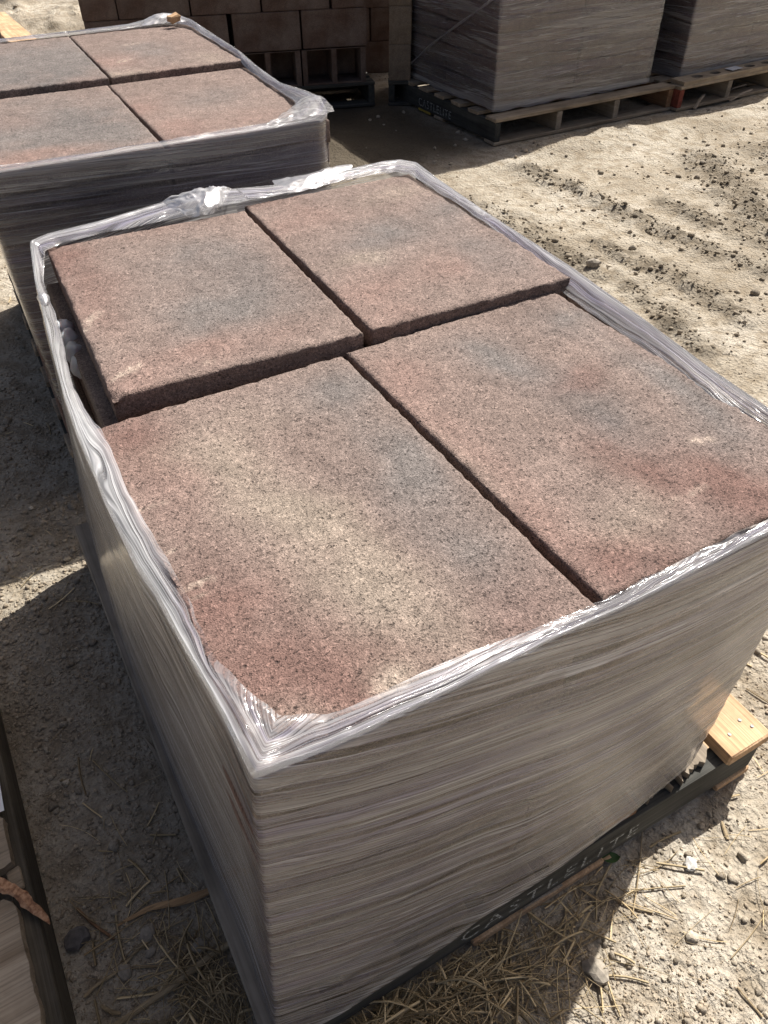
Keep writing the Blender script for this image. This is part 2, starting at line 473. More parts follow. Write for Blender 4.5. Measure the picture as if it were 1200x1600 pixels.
t.link(c, t.b.inputs['Base Color']); t.b.inputs['Roughness'].default_value = .95
t.b.inputs['Specular IOR Level'].default_value = .1
b1 = t.bump(t.math('SUBTRACT', fine, t.math('MULTIPLY', vor, .7)), .009, .9)
b2 = t.bump(med, .03, .7, b1)
t.link(b2, t.b.inputs['Normal'])
M['dirt'] = t.m
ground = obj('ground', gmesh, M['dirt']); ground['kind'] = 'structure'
ground['label'] = 'dry rutted dirt ground with pale dust and dark clods'

def gz(x, y):
    return float(ground_height(np.array([float(x)]), np.array([float(y)]))[0])

# ------------------------------------------------------------------ paver slabs
def edge_coords(L, step):
    a = [0, .0018, .0045, .009]
    mid = np.linspace(.014, L-.014, max(3, int((L-.028)/step)))
    return np.array(a+list(mid)+[L-v for v in a[::-1]])

def slab_mesh(name, w, l, th, step, seed, colour, chips=()):
    xs = edge_coords(w, step); ys = edge_coords(l, step)
    X, Y = np.meshgrid(xs, ys); nx, ny = len(xs), len(ys)
    d = np.minimum(np.minimum(X, w-X), np.minimum(Y, l-Y))
    Z = np.full_like(X, th)
    drop = .0032*(1-np.clip(d/.0060, 0, 1))**2
    rough = .0012*vnoise(X*180, Y*180, seed=seed)+.0008*vnoise(X*60, Y*60, seed=seed+3)
    Z = Z-drop*(1+.8*vnoise(X*90, Y*90, seed=seed+5))+rough*sstep(0, .02, d+.006)
    # crumbled arrises
    nib = np.maximum(0, vnoise(X*140, Y*140, seed=seed+8)-.45)*.007*np.exp(-d/.005)
    Z -= nib
    for (cx, cy, r, dep) in chips:
        q = np.hypot(X-cx*w, Y-cy*l); Z -= dep*np.clip(1-q/r, 0, 1)*(.7+.5*vnoise(X*120, Y*120, seed=seed+12))
    ex = (.0009*vnoise(Y*110, X*0+1.5, seed=seed+21)+.0006*vnoise(Y*35, X*0+3.5, seed=seed+22))
    ey = (.0009*vnoise(X*110, Y*0+2.5, seed=seed+23)+.0006*vnoise(X*35, Y*0+4.5, seed=seed+24))
    k = np.exp(-d/.004)
    Xd = X+ex*k; Yd = Y+ey*k
    V = [np.stack([Xd.ravel(), Yd.ravel(), Z.ravel()], 1)]
    F = [list(f) for f in grid_faces(ny, nx)]
    ring = list(range(nx))+[r*nx+nx-1 for r in range(1, ny)]+[(ny-1)*nx+c for c in range(nx-2, -1, -1)]+[r*nx for r in range(ny-2, 0, -1)]
    top = V[0][ring]; n = len(ring); base = nx*ny
    prev = ring
    for i, f in enumerate((.82, .6, .35, .0)):
        P = top.copy(); P[:, 2] = th*f if f else 0
        P[:, :2] += .0009*np.stack([vnoise(P[:, 0]*90+i*7, P[:, 1]*90, seed=seed+31), vnoise(P[:, 0]*90, P[:, 1]*90+i*5, seed=seed+32)], 1)
        V.append(P); cur = list(range(base+i*n, base+(i+1)*n))
        for j in range(n):
            F.append([prev[(j+1) % n], prev[j], cur[j], cur[(j+1) % n]])
        prev = cur
    F.append(prev[::-1])
    V = np.concatenate(V)
    col = colour(V[:, 0], V[:, 1])
    me = mesh(name, V-np.array([w/2, l/2, 0]), F, col=col)
    me.polygons.foreach_set('use_smooth', np.ones(len(me.polygons), dtype=bool))
    return me

MAROON = np.array([.174, .107, .089]); PINK = np.array([.236, .161, .135]); GREYB = np.array([.170, .149, .137])
TAN = np.array([.278, .226, .182]); MID = np.array([.218, .164, .140]); DGREY = np.array([.132, .118, .111])

def tint_func(blobs, place, seed, scuffs=()):
    """blobs: (world x, world y, rx, ry, angle, colour, strength); place maps local->world"""
    def f(x, y):
        wx, wy = place(x, y)
        qx = wx+.035*fbm(wx*9, wy*9, 3, seed); qy = wy+.035*fbm(wx*9+5, wy*9, 3, seed+1)
        c = np.broadcast_to(MID, (len(wx), 3)).copy()
        c *= (1+.16*fbm(wx*7, wy*7, 4, seed+2)+.10*fbm(wx*40, wy*40, 3, seed+3))[:, None]
        for (bx, by, rx, ry, ang, colr, st) in blobs:
            ca, sa = math.cos(ang), math.sin(ang)
            dx, dy = qx-bx, qy-by
            e = np.exp(-(((dx*ca+dy*sa)/rx)**2+((-dx*sa+dy*ca)/ry)**2))*st
            e = np.clip(1.25*e*(1+.6*fbm(wx*14, wy*14, 4, seed+4))-.04, 0, 1)[:, None]
            c = c*(1-e)+colr*e
        for (ax, ay, bx, by, w, st) in scuffs:
            d = seg_dist(wx, wy, (ax, ay), (bx, by))
            e = np.clip(np.exp(-(d/w)**2)*st*(.45+.9*vnoise(wx*160, wy*160, seed=seed+9)), 0, .8)[:, None]
            c = c*(1-e)+np.array([.46, .37, .30])*e
        return c
    return f

def P2(px, py, z): p = at(px, py, z); return p[0], p[1]

ZT = .755       # top of the front row
ZB = .777       # top of the back row
TH = .051

def blob_px(px, py, z, rx, ry, ang, colr, st): x, y = P2(px, py, z); return (x, y, rx, ry, ang, colr, st)
def scuff_px(a, b, z, w, st): return (*P2(*a, z), *P2(*b, z), w, st)

def top_slab(cx, cy, w, l, ang, ztop, blobs, seed, label, step=.0052, chips=(), scuffs=(), group=None, th=TH):
    ca, sa = math.cos(ang), math.sin(ang)
    def place(x, y):
        lx, ly = x-w/2, y-l/2
        return cx+lx*ca-ly*sa, cy+lx*sa+ly*ca
    me = slab_mesh('paver_slab', w, l, th, step, seed, tint_func(blobs, place, seed, scuffs), chips)
    o = obj('paver_slab', me, M['slab'], None, (cx, cy, ztop-th), (0, 0, ang))
    return tag(o, label, 'paver slab', group)

W, L = .4064, .6096
# near stack, top layer. slab corners were solved from the photograph
b = blob_px
A_bl = [b(215, 690, ZT, .06, .12, 0, MAROON, .8), b(300, 760, ZT, .09, .10, 0, PINK, .5), b(370, 1000, ZT, .10, .13, .2, MAROON, .95),
        b(520, 1060, ZT, .10, .07, 0, MAROON, .75), b(470, 800, ZT, .05, .20, .25, TAN, .85), b(560, 900, ZT, .06, .16, .25, TAN, .7),
        b(630, 720, ZT, .06, .12, .1, GREYB, .8), b(520, 610, ZT, .09, .06, 0, GREYB, .7), b(730, 870, ZT, .05, .13, .1, GREYB, .55),
        b(800, 960, ZT, .07, .06, .1, MAROON, .5), b(350, 680, ZT, .10, .05, 0, TAN, .4), b(600, 1070, ZT, .025, .03, 0, TAN, .7), b(430,1130,ZT,.04,.03,0,TAN,.4)]
A_sc = [scuff_px((285, 920), (330, 905), ZT, .004, 1.0), scuff_px((210, 800), (260, 785), ZT, .003, .6), scuff_px((255, 865), (300, 850), ZT, .003, .7),
        scuff_px((590, 1075), (615, 1060), ZT, .012, .6), scuff_px((300, 935), (330, 925), ZT, .003, .5)]
top_slab(.213, .296, W-.004, L, .040, ZT, A_bl, 101, 'paver slab with a pale tan sweep over maroon, meeting the crumpled wrap corner', scuffs=A_sc)
B_bl = [b(640, 610, ZT, .05, .10, .1, PINK, .8), b(720, 700, ZT, .05, .16, .1, PINK, .6), b(700, 760, ZT, .05, .2, .1, TAN, .55), b(850, 820, ZT, .04, .14, .1, PINK, .8),
        b(780, 560, ZT, .06, .08, 0, GREYB, .8), b(930, 640, ZT, .05, .12, .1, DGREY, .75), b(900, 590, ZT, .06, .03, .1, MAROON, .6),
        b(1010, 730, ZT, .05, .10, .1, MAROON, .65), b(880, 500, ZT, .05, .06, 0, GREYB, .7), b(1080, 620, ZT, .04, .2, .05, GREYB, .7),
        b(1150, 760, ZT, .08, .08, 0, MAROON, .8), b(1000, 880, ZT, .09, .05, 0, MAROON, .75), b(1000, 810, ZT, .06, .05, 0, TAN, .45), b(880, 900, ZT, .04, .06, 0, MAROON, .5), b(1130, 680, ZT, .05, .06, 0, DGREY, .5)]
B_sc = [scuff_px((1085, 690), (1110, 685), ZT, .008, .7), scuff_px((1050, 785), (1100, 760), ZT, .005, .5), scuff_px((880, 480), (1080, 655), ZT, .003, .3)]
top_slab(.637, .318, W+.018, L, .046, ZT, B_bl, 102, 'paver slab with a broad dark grey band, above the fresh tan pallet board', scuffs=B_sc)
C_bl = [b(110, 420, ZB, .06, .2, 0, MAROON, .8), b(150, 480, ZB, .06, .12, 0, PINK, .55), b(220, 590, ZB, .08, .06, 0, PINK, .7), b(350, 480, ZB, .12, .13, 0, GREYB, .8),
        b(400, 420, ZB, .06, .12, 0, DGREY, .35), b(300, 400, ZB, .12, .1, 0, GREYB, .6), b(330, 540, ZB, .10, .05, 0, PINK, .8), b(450, 520, ZB, .06, .05, 0, PINK, .55), b(240, 350, ZB, .15, .06, 0, PINK, .45)]
C_sc = [scuff_px((130, 515), (150, 490), ZB, .010, .8), scuff_px((180, 590), (215, 572), ZB, .008, .8), scuff_px((190, 585), (205, 580), ZB, .005, .8), scuff_px((320, 568), (330, 565), ZB, .006, .5)]
top_slab(.246, .912, W-.002, L-.030, -.006, ZB, C_bl, 103, 'raised paver slab with chipped corner and white scrapes, beside the plastic wad', scuffs=C_sc,
         chips=((0, 0, .02, .012), (.01, .06, .012, .006)))
D_bl = [b(560, 460, ZB, .09, .07, 0, PINK, .85), b(700, 420, ZB, .10, .06, 0, PINK, .7), b(600, 500, ZB, .08, .05, 0, PINK, .6), b(470, 340, ZB, .10, .08, 0, PINK, .7), b(430, 310, ZB, .06, .05, 0, MAROON, .6),
        b(600, 370, ZB, .10, .07, .2, GREYB, .8), b(760, 390, ZB, .06, .14, 0, GREYB, .55), b(570, 400, ZB, .07, .03, 0, TAN, .55), b(620, 300, ZB, .12, .05, 0, TAN, .35), b(820, 450, ZB, .05, .05, 0, MID, .6), b(700, 330, ZB, .07, .08, 0, GREYB, .5)]
top_slab(.662, .926, W-.004, L-.006, .006, ZB, D_bl, 104, 'raised paver slab with a pinkish red end, under the rounded wrap corner')

low_meshes = []
for i in range(3):
    low_meshes.append(box_mesh('stacked_slab', W-.002, L-.004, TH-.0015, .004, jit=.0008, seed=i))
    low_meshes[-1].materials.append(M['slab_lower'])

def low_slab(cx, cy, ang, z, label, group, k, sx=1.0, sy=1.0):
    me = low_meshes[k % 3]
    o = obj('paver_slab', me)
    ca, sa = math.cos(ang), math.sin(ang); hx, hy = (W-.002)/2*sx, (L-.004)/2*sy
    o.location = (cx-hx*ca+hy*sa, cy-hx*sa-hy*ca, z); o.rotation_euler = (0, 0, ang); o.scale = (sx, sy, 1)
    return tag(o, label, 'paver slab', group)

DECK = .140
NL = 12
rr = random.Random(3)
for i in range(NL-1):
    f = i/(NL-1)                       # 0 bottom .. 1 top
    j = lambda s=.004: rr.uniform(-s, s)
    lab = 'paver slab in the lower layers under the wrap of the stack on the lettered pallet'
    grp = 'slabs under the wrap of the near stack'
    zf = DECK+i*(ZT-DECK)/NL; zb = DECK+i*(ZB-DECK)/NL
    dx = -.028*(1-f)
    low_slab(.205+dx+j(), .292+j(), .036, zf, lab, grp, i)
    low_slab(.622+dx+j(), .309+j(), .036, zf, lab, grp, i+1)
    low_slab(.226+dx+j(), .893+j(), -.004, zb, lab, grp, i+2, 1.0, .93)
    low_slab(.646+dx*.5+j(), .925+j(), .004, zb, lab, grp, i, 1.0, .985)

# second stack
Q = .845; QB = .862
lab_g = 'pavers on the stack by the wood chip'
b2 = lambda px, py, rx, ry, colr, st, z=Q: blob_px(px, py, z, rx, ry, 0, colr, st)
top_slab(.168, 1.762, .396, L-.02, -.005, Q, [b2(90, 205, .30, .30, GREYB, .85), b2(60, 210, .14, .10, GREYB, .9), b2(140, 190, .10, .10, DGREY, .5), b2(20, 250, .15, .06, PINK, .75), b2(90, 235, .10, .04, PINK, .4), b2(200, 205, .06, .08, GREYB, .7), b2(20, 190, .08, .08, PINK, .35)],
         201, 'bluish grey paver slab with a pink edge against the wrap of the farther opened stack', step=.008)
top_slab(.572, 1.765, .398, L-.02, .012, Q, [b2(230, 170, .06, .10, PINK, .8), b2(290, 200, .10, .07, PINK, .9), b2(340, 150, .10, .10, GREYB, .5), b2(400, 180, .08, .08, PINK, .5), b2(300, 215, .10, .04, MAROON, .45), b2(420, 150, .05, .05, MID, .6)],
         202, 'pinkish paver slab under the bunched white wrap corner of the farther opened stack', step=.008)
top_slab(.178, 2.362, .396, L-.012, -.004, QB, [b2(70, 105, .35, .35, GREYB, .85, QB), b2(50, 95, .15, .14, GREYB, .95, QB), b2(60, 120, .12, .10, DGREY, .5, QB), b2(20, 155, .12, .05, TAN, .7, QB), b2(130, 125, .06, .06, PINK, .4, QB), b2(100, 75, .1, .08, GREYB, .6, QB)],
         203, 'bluish grey raised paver slab with a tan strip on the farther opened stack', step=.009)
top_slab(.580, 2.368, .398, L-.012, .006, QB, [b2(180, 95, .10, .08, PINK, .9, QB), b2(230, 80, .10, .14, GREYB, .6, QB), b2(250, 110, .10, .05, PINK, .4, QB), b2(190, 115, .08, .04, TAN, .5, QB), b2(320, 90, .06, .08, TAN, .35, QB)],
         204, 'raised paver slab with pale scuffs, the wood chip at its corner', step=.009,
         scuffs=[scuff_px((187, 96), (200, 93), QB, .012, .9), scuff_px((200, 70), (212, 68), QB, .012, .8), scuff_px((228, 117), (240, 114), QB, .014, .8), scuff_px((246, 114), (256, 111), QB, .014, .8)])
for i in range(13):
    j = lambda s=.004: rr.uniform(-s, s)
    lab = 'paver slab in the lower layers under the wrap of the farther opened stack'
    grp = 'slabs under the wrap of the second stack'
    zf = DECK+i*(Q-DECK)/14; zb = DECK+i*(QB-DECK)/14
    for k, (cx, cy, z) in enumerate(((.168, 1.766, zf), (.572, 1.768, zf), (.178, 2.372, zb), (.580, 2.372, zb))):
        low_slab(cx+j(), cy+j(), j(.006), z, lab, grp, i+k, .975, .965)

# ------------------------------------------------------------------ stretch film
def resample_loop(P, n, sm, t=None):
    P = np.asarray(P, float); Q = np.vstack([P, P[:1]])
    if t is None:
        s = np.concatenate([[0], np.cumsum(np.linalg.norm(np.diff(Q[:, :2], axis=0), axis=1))]); t = s/s[-1]
    u = np.linspace(0, 1, n, endpoint=False)
    R = np.stack([np.interp(u, t, Q[:, k]) for k in range(3)], 1)
    k = max(1, sm); ker = np.exp(-np.linspace(-2, 2, 2*k+1)**2); ker /= ker.sum()
    ext = np.vstack([R[-k:], R, R[:k]])
    return np.stack([np.convolve(ext[:, c], ker, 'valid') for c in range(3)], 1), t

def film(name, crest, inner, base, n, nwall, nfold, mat, label, seed, rough=1.0, sm=2, roll=.0012, wobble=.004, group=None, dense_lit=None, comp=(-.06, .30)):
    """a wrapped wall rising from base to crest and folding over to inner"""
    C, t = resample_loop(crest, n, sm)
    I, _ = resample_loop(inner, n, sm, t)
    B, _ = resample_loop(base, n, sm, t)
    k0 = int(n*.60); C, I, B = (np.roll(q_, -k0, 0) for q_ in (C, I, B))      # seam on the far side
    per = np.concatenate([[0], np.cumsum(np.linalg.norm(np.diff(np.vstack([C, C[:1]]), axis=0), axis=1))])[:-1]
    tot = per[-1]+np.linalg.norm(C[0]-C[-1])
    per0 = per[n-k0]; per = per-per0
    tang = np.roll(C, -1, 0)-np.roll(C, 1, 0); tang[:, 2] = 0; tang /= np.linalg.norm(tang, axis=1)[:, None]
    nrm = np.stack([tang[:, 1], -tang[:, 0], np.zeros(n)], 1)          # outward for a counter-clockwise loop
    ph = per/tot*2*math.pi
    cu, su = np.cos(ph)*tot/(2*math.pi), np.sin(ph)*tot/(2*math.pi)     # seamless noise domain
    rows = []; uvs = []
    height = (C[:, 2]-B[:, 2])
    for r in range(nwall):
        f = r/(nwall-1)
        P = B*(1-f)+C*f
        v = P[:, 2]
        sl = v+.10*per
        d = .0014*vnoise(per*2.2, sl*95, seed=seed)+.0010*vnoise(per*5, (v-.05*per)*230, seed=seed+1)
        d += wobble*vnoise(cu*4, su*4, v*7, seed=seed+2)
        d += .0022*vnoise(per*1.3, (v-.16*per)*34, seed=seed+3)
        d *= .45*rough*min(1, .35+f*3)
        P = P+nrm*(d[:, None]+.001)
        if r == 0:
            P[:, 2] += .012*vnoise(cu*12, su*12, seed=seed+5)
        rows.append(P); uvs.append(np.stack([per, v], 1))
    wid = np.linalg.norm(I-C, axis=1)
    vtop = rows[-1][:, 2]
    for r in range(1, nfold+1):
        f = r/nfold
        P = C*(1-f)+I*f
        P[:, 2] += roll*math.sin(math.pi*min(1, f*1.15))*(1+.3*vnoise(cu*9, su*9, seed=seed+7))
        d = .0026*vnoise(per*16, f*6+per*9, seed=seed+8)+.0016*vnoise(per*6, f*14, seed=seed+9)+.0022*np.abs(vnoise(per*34, f*3-per*20, seed=seed+10))
        P[:, 2] += .45*rough*d*(1+2.2*np.exp(-(per/.07)**2))
        e = .005*vnoise(per*9, per*0+.5, seed=seed+12)+.0018*vnoise(per*40, per*0+.5, seed=seed+13)
        P -= nrm*(f*e)[:, None]
        uc_ = np.clip(per, 0, .85)
        rows.append(P); uvs.append(np.stack([per, 3.0+wid*f*1.3+.016*vnoise(per*4, per*0+f*1.5, seed=seed+15)+.006*vnoise(per*15, per*0+f*2, seed=seed+16)+comp[0]*per-comp[1]*(uc_-.75*uc_*uc_)], 1))
    V = np.concatenate(rows); UV = np.concatenate(uvs)
    nr = len(rows)
    # open the seam in UV by duplicating the first column
    cols = n+1
    Vg = V.reshape(nr, n, 3); Vg = np.concatenate([Vg, Vg[:, :1]], 1).reshape(-1, 3)
    Ug = UV.reshape(nr, n, 2); last = Ug[:, :1].copy(); last[:, :, 0] = tot-per0
    Ug = np.concatenate([Ug, last], 1).reshape(-1, 2)
    dn = np.concatenate([np.full(cols, .0+.13*max(0, (r_/(nwall-1)-.975)/.025)) +(.22 if 0 < r_ < 3 else 0.0) for r_ in range(nwall)]+[np.full(cols, .16-.34*((r_+1)/nfold)**1.5) for r_ in range(nfold)])
    if dense_lit is not None: dn = dn+dense_lit(Vg)
    me = mesh(name, Vg, grid_faces(nr, cols), uv=Ug, smooth=True, col=np.stack([dn]*3, 1))
    o = obj(name, me, mat)
    return tag(o, label, 'plastic wrap', group)

Z = lambda p, z: (p[0], p[1], z)
def K(*pts): return [tuple(p) for p in pts]

t0 = ZT
crest = K((.020, -.021, t0+.001), (.120, -.024, t0), (.226, -.022, t0), (.35, -.018, t0), (.475, -.016, t0), (.60, -.010, t0), (.72, -.004, t0+.002), (.83, .006, t0+.004),
          (.872, .02, t0+.006), (.866, .163, t0+.014), (.871, .294, t0+.014), (.885, .46, t0+.016), (.890, .65, t0+.022), (.882, .93, t0+.030), (.889, 1.15, t0+.032), (.893, 1.25, t0+.036),
          (.862, 1.275, t0+.040), (.82, 1.278, t0+.042), (.70, 1.280, t0+.036), (.58, 1.272, t0+.033), (.46, 1.28, t0+.040), (.37, 1.292, t0+.042), (.30, 1.29, t0+.036), (.16, 1.240, t0+.040), (.057, 1.225, t0+.040),
          (.021, 1.215, t0+.036), (.004, 1.08, t0+.018), (.000, 1.0, t0+.006), (-.010, .85, t0+.008), (-.020, .68, t0+.010), (-.021, .58, t0+.006), (-.016, .423, t0+.002), (-.008, .293, t0), (.000, .245, t0), (.009, .131, t0), (.017, .054, t0))
inner = K((.062, .026, t0+.005), (.118, .006, t0+.005), (.240, .007, t0+.005), (.34, .003, t0+.005), (.430, .000, t0+.005), (.60, .008, t0+.005), (.71, .010, t0+.005), (.81, .022, t0+.006),
          (.846, .05, t0+.006), (.846, .150, t0-.002), (.836, .25, t0-.004), (.846, .44, t0-.006), (.850, .62, t0-.004), (.858, .90, t0+.026), (.856, 1.12, t0+.027), (.850, 1.205, t0+.030),
          (.825, 1.225, t0+.032), (.79, 1.235, t0+.030), (.70, 1.240, t0+.030), (.60, 1.238, t0+.028), (.47, 1.215, t0+.034), (.37, 1.195, t0+.036), (.30, 1.20, t0+.030), (.16, 1.208, t0+.028), (.075, 1.195, t0+.028),
          (.040, 1.175, t0+.028), (.020, 1.09, t0+.002), (.017, .99, t0-.012), (.008, .85, t0-.012), (.004, .68, t0-.008), (.012, .58, t0+.005), (.016, .42, t0+.005), (.024, .30, t0+.005), (.027, .241, t0+.005), (.028, .135, t0+.007), (.044, .076, t0+.006))
base = K((-.040, -.052, .085), (.06, -.058, .097), (.13, -.056, .112), (.24, -.053, .118), (.30, -.052, .138), (.43, -.049, .160), (.60, -.036, .158), (.76, -.012, .162),
         (.822, .03, .162), (.842, .163, .15), (.848, .294, .15), (.86, .46, .15), (.866, .65, .15), (.87, .93, .15), (.876, 1.15, .15), (.88, 1.24, .15),
         (.86, 1.27, .15), (.82, 1.27, .15), (.70, 1.27, .15), (.58, 1.265, .15), (.46, 1.265, .15), (.37, 1.265, .15), (.30, 1.265, .15), (.16, 1.225, .15), (.0, 1.195, .14),
         (-.050, 1.180, .13), (-.060, 1.13, .09), (-.068, 1.0, .06), (-.07, .85, .05), (-.07, .70, .04), (-.068, .58, .04), (-.06, .42, .04), (-.053, .30, .04), (-.05, .245, .04), (-.044, .131, .045), (-.04, .054, .055))
wrap1 = film('stretch_wrap', crest, inner, base, 900, 84, 12, M['film'], 'streaky clear stretch wrap around the paver stack on the lettered pallet', 900,
             dense_lit=lambda P: .36*sstep(.03, -.01, P[:, 0])*sstep(-.03, .06, P[:, 1])*sstep(-.1, .45, P[:, 2])*(1-.45*sstep(.742, .752, P[:, 2])))  # left wall made denser and whiter to stand in for light on it

t0 = Q
crest2 = K((-.030, 1.455, t0+.002), (.10, 1.456, t0+.003), (.35, 1.455, t0+.004), (.60, 1.452, t0+.006), (.745, 1.455, t0+.008),
           (.772, 1.48, t0+.014), (.790, 1.56, t0+.028), (.785, 1.64, t0+.026), (.775, 1.79, t0+.014), (.778, 2.0, t0+.018), (.784, 2.145, t0+.024), (.784, 2.45, t0+.028), (.780, 2.62, t0+.034),
           (.745, 2.70, t0+.044), (.70, 2.69, t0+.042), (.58, 2.682, t0+.028), (.36, 2.672, t0+.026), (.16, 2.668, t0+.026), (.0, 2.67, t0+.024), (-.035, 2.64, t0+.02), (-.04, 2.3, t0+.012), (-.04, 1.9, t0+.008), (-.038, 1.6, t0+.006), (-.036, 1.48, t0+.003))
inner2 = K((-.005, 1.475, t0+.008), (.11, 1.482, t0+.008), (.35, 1.480, t0+.008), (.58, 1.490, t0+.009), (.69, 1.505, t0+.010),
           (.715, 1.54, t0+.012), (.735, 1.60, t0+.014), (.748, 1.67, t0+.008), (.752, 1.79, t0+.005), (.755, 2.0, t0+.006), (.762, 2.145, t0+.022), (.758, 2.45, t0+.024), (.752, 2.58, t0+.026),
           (.722, 2.635, t0+.028), (.68, 2.645, t0+.026), (.58, 2.648, t0+.022), (.36, 2.644, t0+.021), (.16, 2.64, t0+.021), (.01, 2.64, t0+.02), (-.01, 2.61, t0+.018), (-.012, 2.3, t0+.014), (-.014, 1.9, t0+.006), (-.012, 1.6, t0+.006), (-.01, 1.50, t0+.008))
base2 = [(p[0]+(.0 if p[0] > .3 else .012), p[1], .13) for p in crest2]
wrap2 = film('stretch_wrap', crest2, inner2, base2, 560, 60, 9, M['film_second'], 'dusty clear stretch wrap around the farther opened paver stack with the wood chip', 950, comp=(-.04, 0), roll=.003)

def crumple(name, fn, nu, nv, parent, mat, seed, amp):
    """a loose crumpled sheet of film over a parametric patch"""
    U, Vv = np.meshgrid(np.linspace(0, 1, nu), np.linspace(0, 1, nv))
    P = fn(U.ravel(), Vv.ravel())
    r = 1-np.abs(vnoise(U.ravel()*7, Vv.ravel()*5, seed=seed)); r2 = 1-np.abs(vnoise(U.ravel()*15+3, Vv.ravel()*9, seed=seed+1))
    edge = np.minimum(1, 6*np.minimum(U.ravel(), 1-U.ravel()))
    P[:, 2] += amp*edge*(.7*r+.45*r2-.6)
    P[:, 0] += amp*.5*vnoise(U.ravel()*12, Vv.ravel()*8, seed=seed+2)
    P[:, 1] += amp*.5*vnoise(U.ravel()*12+9, Vv.ravel()*8, seed=seed+3)
    uv = np.stack([U.ravel()*.2, Vv.ravel()*.1+1.5], 1)
    me = mesh(name, P, grid_faces(nv, nu), uv=uv, smooth=True)
    return obj(name, me, mat, parent)

def bunch_fn(u, v):
    x = .285+.17*u+.01*np.sin(3*v)
    y = 1.30-.115*v*np.sin(math.pi*np.clip(u*.9+.1, 0, 1))-.0*u
    z = ZB+.006+.030*np.sin(math.pi*u)**.7*np.sin(math.pi*np.clip(v*.85+.12, 0, 1))
    return np.stack([x, y, z], 1)
crumple('loose_fold', bunch_fn, 56, 30, wrap1, M['film_thick'], 61, .009)
def flap_fn(u, v):
    x = .555+.20*u-.02*v
    y = 1.30-.06*v-.012*np.sin(u*5)
    z = ZB+.006+.010*np.sin(math.pi*u)*np.sin(math.pi*np.clip(v+.1, 0, 1))+.008*(1-v)
    return np.stack([x, y, z], 1)
crumple('loose_flap', flap_fn, 40, 18, wrap1, M['film_thick'], 71, .006)
def tie_fn(u, v):
    x = .004+.010*np.sin(2*math.pi*v)*np.sin(math.pi*u)+.002; y = 1.02+.05*(u-.5)
    z = ZT+.006+.009*np.cos(2*math.pi*v)*np.sin(math.pi*u)
    return np.stack([x, y, z], 1)
crumple('twisted_tie', tie_fn, 18, 18, wrap1, M['film_thick'], 85, .003)
def bunch2_fn(u, v):
    x = .60+.185*u; y = 1.475+.15*v*u**1.2-.012*(1-v)
    z = Q+.008+.026*u*np.sin(math.pi*np.clip(v*.7+.15, 0, 1))
    return np.stack([x, y, z], 1)
crumple('gathered_corner', bunch2_fn, 36, 22, wrap2, M['film_thick'], 87, .006)
def bunch3_fn(u, v):
    x = .62+.16*u; y = 2.70-.06*v; z = QB+.010+.022*np.sin(math.pi*u)*np.sin(math.pi*np.clip(v*.8+.2, 0, 1))
    return np.stack([x, y, z], 1)
crumple('gathered_corner', bunch3_fn, 30, 14, wrap2, M['film_thick'], 89, .004)

# wad of plastic in the gap beside the raised slab
def lump_mesh(name, c, r, seed, sub=3, amp=.25, freq=3.0):
    import bmesh
    bm = bmesh.new(); bmesh.ops.create_icosphere(bm, subdivisions=sub, radius=1)
    P = np.array([v.co for v in bm.verts])
    n = vnoise(P[:, 0]*freq+seed, P[:, 1]*freq, P[:, 2]*freq, seed=seed)
    P = P*(1+amp*n)[:, None]*np.asarray(r)+np.asarray(c)
    for v, p in zip(bm.verts, P): v.co = p
    me = bpy.data.meshes.new(name); bm.to_mesh(me); bm.free()
    return me
wm = NT('foamy_plastic'); wm.b.inputs['Base Color'].default_value = (.42, .43, .45, 1); wm.b.inputs['Roughness'].default_value = .45
wm.b.inputs['Subsurface Weight'].default_value = .2
M['foam'] = wm.m
e = bpy.data.objects.new('plastic_wad', None); COL.objects.link(e); e.location = (.021, .90, .685)
tag(e, 'wad of whitish plastic stuffed beside the chipped raised slab', 'plastic wad')
for i, (dx, dy, dz, r) in enumerate(((0, .075, .030, .021), (.001, .040, .026, .023), (.002, .0, .022, .022), (.003, -.035, .016, .019))):
    me = lump_mesh('lump', (dx, dy, dz), (r*.75, r*1.05, r), 5+i, 3, .28, 2.2)
    me.polygons.foreach_set('use_smooth', np.ones(len(me.polygons), dtype=bool))
    obj('lump', me, M['foam'], e)

# ------------------------------------------------------------------ pallets
def part_box(name, parent, x0, y0, z0, sx, sy, sz, mat, bev=.003, jit=.0012, seed=0, rot=None):
    me = box_mesh(name, sx, sy, sz, bev, jit=jit, seed=seed)
    return obj(name, me, mat, parent, (x0, y0, z0), rot)

def splinter_board(name, parent, x0, y0, z0, sx, sy, sz, mat, seed, end='y0'):
    """deck board whose end is broken into fibres"""
    n = 14; xs = np.linspace(0, sx, n); r = np.random.default_rng(seed)
    cut = np.cumsum(r.uniform(-.012, .012, n)); cut = np.abs(cut-cut.mean())+r.uniform(0, .012, n)
    V = []
    for zz in (0, sz):
        for x, c_ in zip(xs, cut): V.append((x, c_, zz+(-.002 if zz else 0)*r.random()))
        for x in xs: V.append((x, sy, zz))
    F = []
    for i in range(n-1):
        F.append([i, n+i, n+i+1, i+1]); F.append([2*n+i, 2*n+i+1, 3*n+i+1, 3*n+i])
        F.append([i, i+1, 2*n+i+1, 2*n+i]); F.append([n+i, 3*n+i, 3*n+i+1, n+i+1])
    F.append([0, 2*n, 3*n, n]); F.append([n-1, 2*n-1, 4*n-1, 3*n-1])
    return obj(name, mesh(name, V, F), mat, parent, (x0, y0, z0))

def nails(parent, pts, z, r=.0035):
    for (x, y) in pts:
        V, F = tube([(0, 0, 0), (0, 0, .0012)], r, 7)
        V = V+np.random.default_rng(int(x*1e4) & 255).uniform(-.0004, .0004, V.shape)
        obj('nail_head', mesh('nail_head', V, F), M['metal'], parent, (x, y, z))

